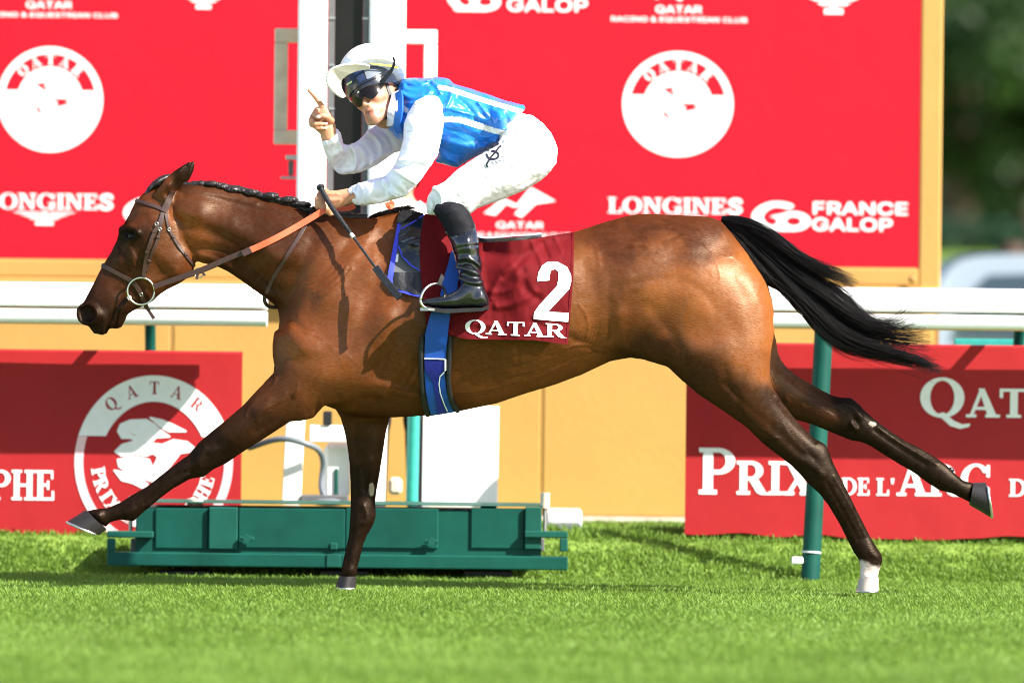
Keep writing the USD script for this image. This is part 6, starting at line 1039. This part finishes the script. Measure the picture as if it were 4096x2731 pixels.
ci = smooth_line(J1((815, 1020), (760, 930), (735, 820), (760, 750), (850, 680), (960, 630), (1090, 600), (1200, 590)), 40); co = smooth_line(J1((768, 1052), (600, 930), (522, 820), (508, 720), (570, 610), (700, 545), (880, 512), (1060, 512), (1200, 545)), 40)
s = np.linspace(0, 1, 40); yi = -.150 - .02 * np.sin(np.pi * s); yo_ = yi - .055 * np.sin(np.pi * s) ** .7; wi, wo = at(ci, yi + .02), at(co, yo_); nseg = 6
gr = np.array([wi + (wo - wi) * q for q in np.linspace(0, 1, nseg)]); nrm_ = np.cross(np.gradient(gr, axis=1), np.gradient(gr, axis=0)); nrm_ /= np.linalg.norm(nrm_, axis=-1, keepdims=True) + 1e-9
if (nrm_[3, 20] @ np.array([0, 0, 1.0])) < 0: nrm_ = -nrm_
idx = np.arange(nseg * 40).reshape(nseg, 40); qd = np.stack([idx[:-1, :-1], idx[:-1, 1:], idx[1:, 1:], idx[1:, :-1]], -1).reshape(-1, 4)
def slab(lo, hi):
    v = np.vstack([lo.reshape(-1, 3), hi.reshape(-1, 3)]); n = nseg * 40; rim = np.r_[idx[0], idx[1:, -1], idx[-1, -2::-1], idx[-2:0:-1, 0]]; rq = np.stack([rim, np.roll(rim, -1), np.roll(rim, -1) + n, rim + n], 1); q = np.vstack([qd, qd[:, ::-1] + n, rq[:, ::-1]]); m = trimesh.Trimesh(v, np.vstack([q[:, [0, 1, 2]], q[:, [0, 2, 3]]]), process=False); m.fix_normals(); return m
pk = part('peak', slab(gr + nrm_ * .0025, gr + nrm_ * .006), m_capw, cap, smooth=50); part('peak_lining', slab(gr - nrm_ * .001, gr + nrm_ * .0022), m_under, pk, smooth=50)
def ray_ell(p, c, r, axes, grow=1.0):
    p = np.atleast_2d(p); o = (axes @ (CAM - c)) / (r * grow); d = at(p, 0.0) - CAM; d = (d @ axes.T) / (r * grow); A_, B_, C_ = (d * d).sum(1), 2 * (d @ o), o @ o - 1; D_ = np.maximum(B_ * B_ - 4 * A_ * C_, 0); t = (-B_ - np.sqrt(D_)) / (2 * A_); return CAM + (at(p, 0.0) - CAM) * t[:, None]
def ell_sheet(poly, c, r, axes, g0, g1, size=5.0):
    m = extrude(poly if hasattr(poly, 'geom_type') else Polygon(poly).buffer(0), 1.0).subdivide_to_size(size, max_iter=12); v = m.vertices; w0, w1 = ray_ell(v[:, :2], c, r, axes, g0), ray_ell(v[:, :2], c, r, axes, g1); q = trimesh.Trimesh(w0 + (w1 - w0) * v[:, 2:3], m.faces, process=False); q.merge_vertices(); q.fix_normals(); return q
part('yellow_stripe', ell_sheet(smooth_line(J1((1190, 503), (1300, 502), (1450, 512), (1560, 525), (1640, 555), (1662, 578), (1580, 565), (1450, 545), (1320, 525)), 40, closed=True), cap_c, np.array([.131, .138, .127]), axc, 1.0, 1.035), m_ystripe, cap, smooth=False)
hel = lambda poly, g0, g1: ell_sheet(poly, Hd(.0, -.004, .045), np.array([.102, .122, .112]), ax3, g0, g1)
hb = part('helmet_band', hel(J1((690, 880), (668, 800), (700, 715), (800, 640), (950, 585), (1100, 570), (1300, 574), (1420, 618), (1500, 655), (1400, 690), (1200, 765), (1050, 835), (920, 940), (850, 1050), (780, 1040)), 1.02, 1.06), m_helmet, jk)
m_helnavy = simple('navy_helmet_panel', (.018, .032, .085), .25, .5); part('helmet_panel', hel(J1((930, 640), (1075, 590), (1130, 750), (1030, 810)), 1.06, 1.075), m_helnavy, hb); part('helmet_panel', hel(J1((1095, 588), (1290, 590), (1405, 632), (1200, 735), (1150, 750)), 1.06, 1.075), simple('light_helmet_panel', (.16, .18, .22), .2, .6), hb)
for i in range(6): part('vent', hel(J1((770 + 8 * i, 720 + 28 * i), (880 + 12 * i, 668 + 26 * i), (884 + 12 * i, 678 + 26 * i), (774 + 8 * i, 732 + 28 * i)), 1.06, 1.068), m_dark, hb)
part('badge', hel(J1((820, 830), (905, 775), (912, 800), (830, 858)), 1.068, 1.08), simple('lime_badge', (.50, .56, .22), .4), hb); part('edge_rib', hel(J1((910, 650), (925, 640), (1030, 815), (1015, 825)), 1.06, 1.09), m_helmet, hb)
gog_c, gog_r = Hd(0, .0, -.005), np.array([.090, .122, .150])
lens = smooth_line(J1((852, 1030), (900, 982), (1000, 926), (1100, 868), (1200, 822), (1300, 788), (1375, 775), (1435, 812), (1425, 850), (1350, 950), (1285, 1035), (1225, 1068), (1150, 1045), (1095, 1015), (1072, 1050), (1078, 1110), (1062, 1180), (990, 1196), (930, 1140), (875, 1075)), 120, closed=True)
gg = part('visor', ell_sheet(lens, gog_c, gog_r, ax3, .985, 1.01), m_lens, jk, smooth=40); part('visor_rim', ell_sheet(Polygon(lens).intersection(LineString(smooth_line(J1((850, 1030), (1000, 926), (1200, 822), (1375, 775)), 60)).buffer(5)), gog_c, gog_r, ax3, 1.0, 1.02), m_strapb, gg)
part('visor_mark', ell_sheet(unary_union([box(*J1((992, 935))[0], *J1((1004, 975))[0]), box(*J1((1010, 925))[0], *J1((1020, 965))[0]), box(*J1((992, 950))[0], *J1((1028, 960))[0])]), gog_c, gog_r, ax3, 1.011, 1.016), m_clothw, gg, smooth=False)
part('visor_arm', tube(smooth_line(np.array([at(p, y) for p, y in zip(J1((1395, 800), (1460, 715), (1530, 625), (1575, 540), (1590, 470), (1565, 400)), (-.130, -.135, -.140, -.145, -.145, -.14))]), 24), np.linspace(1.2, .45, 24), flat=(.0085, .0018), nrm=(-.4, -1, 0)), m_strapb, gg)
fs = Surf(bm)
def face_strap(name, pts, w, off=.004, mat=None):
    q, n = fs(smooth_line(J1(*pts), step=4), off, 8.0); q = gaussian_filter1d(q, 2.0, axis=0, mode='nearest'); n = gaussian_filter1d(n, 3.0, axis=0, mode='nearest'); part(name, tube(q, 1, flat=(w, .0018), nrm=n), mat or m_strapb, jk)
face_strap('chin_strap', ((1450, 760), (1480, 880), (1515, 1010), (1535, 1120), (1545, 1220), (1500, 1310), (1430, 1390)), .0065); face_strap('rear_strap', ((1640, 790), (1660, 860), (1610, 950), (1535, 1000)), .005); q, _ = fs(J1((1540, 1190))[0], .007); part('strap_clasp', boxm(q[0, 0] - .008, q[0, 0] + .008, q[0, 1] - .006, q[0, 1] + .006, q[0, 2] - .018, q[0, 2] + .018, .004), m_dark, jk)
nk = smooth_line(np.array([at(p, y) for p, y in zip(B((848, 470), (842, 540), (832, 620), (818, 680), (790, 700)), (-.10, -.125, -.145, -.145, -.12))]), 20); part('neck_scarf', tube(nk, np.interp(np.linspace(0, 1, 20), [0, .5, 1], [.6, 1.0, .7]), flat=(.026, .010), nrm=(-.6, -1, 0)), m_scarf, jk, smooth=60)
part('jersey_collar', tube(smooth_line(np.array([at(p, y) for p, y in zip(B((872, 470), (880, 560), (872, 650), (862, 720), (885, 780)), (-.115, -.150, -.165, -.160, -.14))]), 20), 1, flat=(.016, .006), nrm=(-.5, -1, 0)), simple('blue_collar', (.012, .10, .42), .35, .5), jk, smooth=60)
# ------------------------------------------------------------------ far right: parked car, hedge, trees, people behind
m_leaf = M('tree_leaves', {'g': ('geometry', {}), 'n1': ('noise_texture', {'scale': .9, 'detail': 3.0}), 'a': ('math', {'math_type': 'multiply_add', 'value2': .5}), 'k': ('math', {'math_type': 'multiply', 'value2': .5}), 'r': ('rgb_ramp', {'ramp': [(.2, (.018, .042, .010)), (.45, (.050, .105, .019)), (.68, (.135, .21, .034)), (.95, (.25, .31, .06))]}), 'p': ('principled_bsdf', {'roughness': .5, 'specular_ior_level': .35}), 't': ('translucent_bsdf', {}), 'm': ('mix_closure', {'fac': .3})},
    [('g.position', 'n1.vector'), ('g.random_per_island', 'a.value1'), ('n1.fac', 'k.value1'), ('k.value', 'a.value3'), ('a.value', 'r.fac'), ('r.color', 'p.base_color'), ('r.color', 't.color'), ('p.BSDF', 'm.closure1'), ('t.BSDF', 'm.closure2')], 'm.closure')
m_bark = simple('bark', (.07, .05, .035), .85, .2, var=.3, scale=8.0, bump=.01, bscale=20.0)
def leaves(centres, radii, n, size, seed):
    r = np.random.default_rng(seed); k = r.integers(0, len(centres), n); d = r.normal(size=(n, 3)); d /= np.linalg.norm(d, axis=1, keepdims=True); rad = radii[k] * r.uniform(.55, 1.08, n) ** .6
    p = centres[k] + d * rad[:, None] * np.array([1, 1, .75]); a = r.normal(size=(n, 3)) + d * .8; a /= np.linalg.norm(a, axis=1, keepdims=True); u = np.cross(a, r.normal(size=(n, 3))); u /= np.linalg.norm(u, axis=1, keepdims=True); w = np.cross(a, u); s = size * r.uniform(.6, 1.3, n)[:, None]
    v = np.stack([p - u * s, p + w * s * .5, p + u * s, p - w * s * .5], 1).reshape(-1, 3); o = np.arange(n)[:, None] * 4; return v, np.concatenate([o + [0, 1, 2], o + [0, 2, 3]])
def tree(x, y, h, spread, seed, label):
    z0 = float(ground_z(y)); r = np.random.default_rng(seed); t = thing('broadleaf_tree', label, 'tree', (x, y, z0), 'trees on the far slope')
    ln = [np.array([(x, y, z0 - .2), (x + r.normal(0, .15), y, z0 + h * .3), (x + r.normal(0, .3), y, z0 + h * .75)])]; cs = []; limbs = [tube(smooth_line(ln[0], 12), np.linspace(.28, .08, 12), 9)]
    for i in range(16):
        a = r.random() * 6.283; q = r.uniform(.12, .85); base = np.array([x, y, z0 + h * (.10 + q * .55)]); e = base + np.array([math.cos(a) * spread * r.uniform(.4, 1) * (1.05 - .6 * q), math.sin(a) * spread * r.uniform(.4, 1) * (1.05 - .6 * q), h * r.uniform(.02, .22)])
        limbs.append(tube(smooth_line(np.array([base, (base + e) / 2 + (0, 0, .2), e]), 8), np.linspace(.08, .02, 8), 6)); cs += [e + r.normal(0, .25, 3), (base + e) / 2 + r.normal(0, .5, 3), e + r.normal(0, .6, 3), e + r.normal(0, .8, 3)]
    cs = np.array(cs); part('trunk', limbs, m_bark, t); part('crown', leaves(cs, r.uniform(.45, 1.0, len(cs)), 30000, .12, seed), m_leaf, t, smooth=False)
tree(6.0, 70, 8.5, 2.6, 1, 'dark green tree behind the right edge of the sponsor sign'); tree(9.2, 72, 9.5, 2.8, 2, 'second dark green tree, at the very right edge of the picture')
tree(10.5, 80, 11, 3.6, 6, 'broad dark tree furthest back at the right edge'); tree(7.5, 76, 10, 3.2, 4, 'tall dark tree behind the other two at the right edge'); tree(3.0, 73, 9.0, 2.6, 3, 'dark green tree mostly hidden by the sponsor sign')
hz = float(ground_z(60)); r = np.random.default_rng(5)
cs = np.stack([np.linspace(1, 14, 70), 60 + r.normal(0, .2, 70), hz + .05 + r.uniform(.0, .22, 70)], 1)
m_hedge = blade_mat('hedge_leaves', [(.1, (.012, .040, .020)), (.5, (.025, .075, .034)), (.9, (.05, .12, .05))], .25)
solo('hedge', leaves(cs, np.full(70, .28), 22000, .05, 9), m_hedge, 'low dark hedge below the far trees', 'hedge', smooth=False)
rw = np.random.default_rng(31); wc = np.stack([rw.uniform(-2, 22, 420), rw.uniform(92, 97, 420), float(ground_z(94)) + rw.uniform(0, 10, 420)], 1)
solo('far_wood', leaves(wc, np.full(420, 1.5), 60000, .22, 33), m_leaf, 'dark dense wood far behind the trees', 'wood', kind='stuff', smooth=False)
# parked car seen over and under the rail
m_car = simple('pale_silver_paint', (.24, .28, .35), .25, .5, var=.03, coat=.6); m_glass = simple('car_glass', (.03, .045, .06), .05, .6, var=.1)
cx0, cyc = at(P((2120, 640))[0], 15.0)[0], 15.0; car = thing('parked_car', 'pale silver car parked behind the rail at the right edge', 'car', (cx0 + 2.1, cyc, -.08))
def car_shell(prof, y0, y1, inset):
    n = len(prof); v = [(cx0 + a, y0 + inset * max(0, (z - .85)) * .9, -.08 + z) for a, z in prof] + [(cx0 + a, y1 - inset * max(0, (z - .85)) * .9, -.08 + z) for a, z in prof]; f = []
    for j in range(n): f += [(j, (j + 1) % n, n + (j + 1) % n), (j, n + (j + 1) % n, n + j)]
    tri = trimesh.creation.triangulate_polygon(Polygon(prof), engine='earcut'); pv, pf = tri; idx = cKDTree(np.array(prof)).query(pv)[1]; pf = idx[pf]
    f += [tuple(q) for q in pf] + [tuple(q[::-1] + n) for q in pf]; m = trimesh.Trimesh(np.array(v), np.array(f), process=False); m.fix_normals(); return m
prof = [tuple(p) for p in smooth_line([(0.02, .35), (0.0, .62), (.02, .90), (.07, 1.10), (.13, 1.32), (.24, 1.43), (.6, 1.47), (1.2, 1.48), (2.0, 1.44), (2.5, 1.26), (2.95, 1.0), (3.6, .92), (4.05, .80), (4.18, .55), (4.15, .30)], 60)] + [(2.0, .24)]
part('body', car_shell(prof, cyc, cyc + 1.7, .22), m_car, car)
for pts in ([(.22, .98), (.28, 1.22), (.40, 1.34), (1.12, 1.37), (1.12, .94)], [(1.2, .94), (1.2, 1.385), (1.9, 1.35), (2.3, 1.22), (2.72, .96)]):
    v = [(cx0 + a, cyc + .22 * max(0, z - .85) * .9 - .004, -.08 + z) for a, z in pts]; part('side_window', trimesh.Trimesh(np.array(v + [(a, b + .01, c) for a, b, c in v]), np.array([(0, i, i + 1) for i in range(1, len(pts) - 1)] + [(5, 5 + i + 1, 5 + i) for i in range(1, len(pts) - 1)]), process=False), m_glass, car, smooth=False)
for a in (.75, 3.35):
    w = part('wheel', tube([(cx0 + a, cyc - .01, .2), (cx0 + a, cyc + .2, .2)], .31, 28), m_dark, car); part('rim', tube([(cx0 + a, cyc - .022, .2), (cx0 + a, cyc - .005, .2)], .2, 20), m_steel, w)
part('tail_lamp', boxm(cx0 + .04, cx0 + .10, cyc + .02, cyc + .2, .62, .78, .02), simple('red_lamp', (.3, .01, .01), .2), car); part('door_handle', boxm(cx0 + 1.05, cx0 + 1.2, cyc - .02, cyc, .70, .73, .006), m_car, car)

# people behind the rail, mostly hidden
m_skinp = simple('bystander_skin', (.50, .27, .18), .5, .4); m_dk = simple('dark_clothes', (.015, .015, .02), .7, .2); m_lt = simple('pale_shirt', (.66, .58, .58), .7, .2); m_hr = simple('brown_hair', (.05, .025, .015), .6, .3)
def bystander(x, y, h, label, shirt, seed, turn=0.0):
    z = float(ground_z(y)); t = thing('person', label, 'person', (x, y, z)); s = h / 1.75; F_ = Field((x - .45, y - .3, z - .02), (x + .45, y + .3, z + h + .03), .012); c = lambda a, b, d: np.array([x + a * s, y + b * s, z + d * s])
    F_.cone(c(0, -.01, 1.62), c(0, -.02, 1.66), .085 * s, .09 * s, .02); F_.cone(c(0, -.04, 1.57), c(0, -.03, 1.62), .06 * s, .075 * s, .02); F_.cone(c(0, 0, 1.45), c(0, 0, 1.56), .06 * s, .055 * s, .02); F_.cone(c(0, -.11, 1.62), c(0, -.125, 1.60), .012 * s, .014 * s, .015)
    F_.cone(c(0, 0, 1.0), c(0, 0, 1.36), .13 * s, .15 * s, .05)
    for q in (-1, 1):
        F_.cone(c(.12 * q, 0, 1.40), c(.19 * q, 0, 1.36), .06 * s, .06 * s, .04); F_.cone(c(.2 * q, 0, 1.37), c(.24 * q, .02, 1.08), .05 * s, .04 * s, .02); F_.cone(c(.24 * q, .02, 1.08), c(.22 * q, -.08, .84), .038 * s, .028 * s, .02); F_.cone(c(.22 * q, -.08, .84), c(.21 * q, -.11, .74), .032 * s, .024 * s, .02)
        F_.cone(c(.085 * q, 0, .95), c(.1 * q, -.01, .5), .088 * s, .058 * s, .03); F_.cone(c(.1 * q, -.01, .5), c(.1 * q, .01, .08), .055 * s, .038 * s, .02); F_.cone(c(.1 * q, .01, .05), c(.11 * q, -.15, .035), .042 * s, .035 * s, .02)
    m = F_.mesh(); part('body', m, m_skinp, t, smooth=True); v = m.vertices; zz = (v[:, 2] - z) / s
    def shell(sel, off, nm, mat):
        k = sel[m.faces].all(1); q = trimesh.Trimesh(v + m.vertex_normals * off, m.faces[k], process=False); q.remove_unreferenced_vertices(); part(nm, q, mat, t, smooth=True)
    shell((zz < .98) & ~((np.abs(v[:, 0] - x) > .17 * s) & (zz > .7)), .012, 'trousers', m_dk); shell((zz > .96) & (zz < 1.49) | ((np.abs(v[:, 0] - x) > .17 * s) & (zz > .86) & (zz < 1.49)), .014, 'shirt', shirt); shell((zz > 1.66) | ((zz > 1.56) & (v[:, 1] > y - .03)), .014, 'hair', m_hr)
bystander(at((1598, 800), 2.75)[0], 2.75, 1.70, 'bystander in pale shirt standing behind the racehorse withers, mostly hidden', m_lt, 1)
bystander(at((4052, 1000), 22.0)[0], 22.0, 1.66, 'brown haired bystander far behind the parked car at the right edge', m_dk, 2)
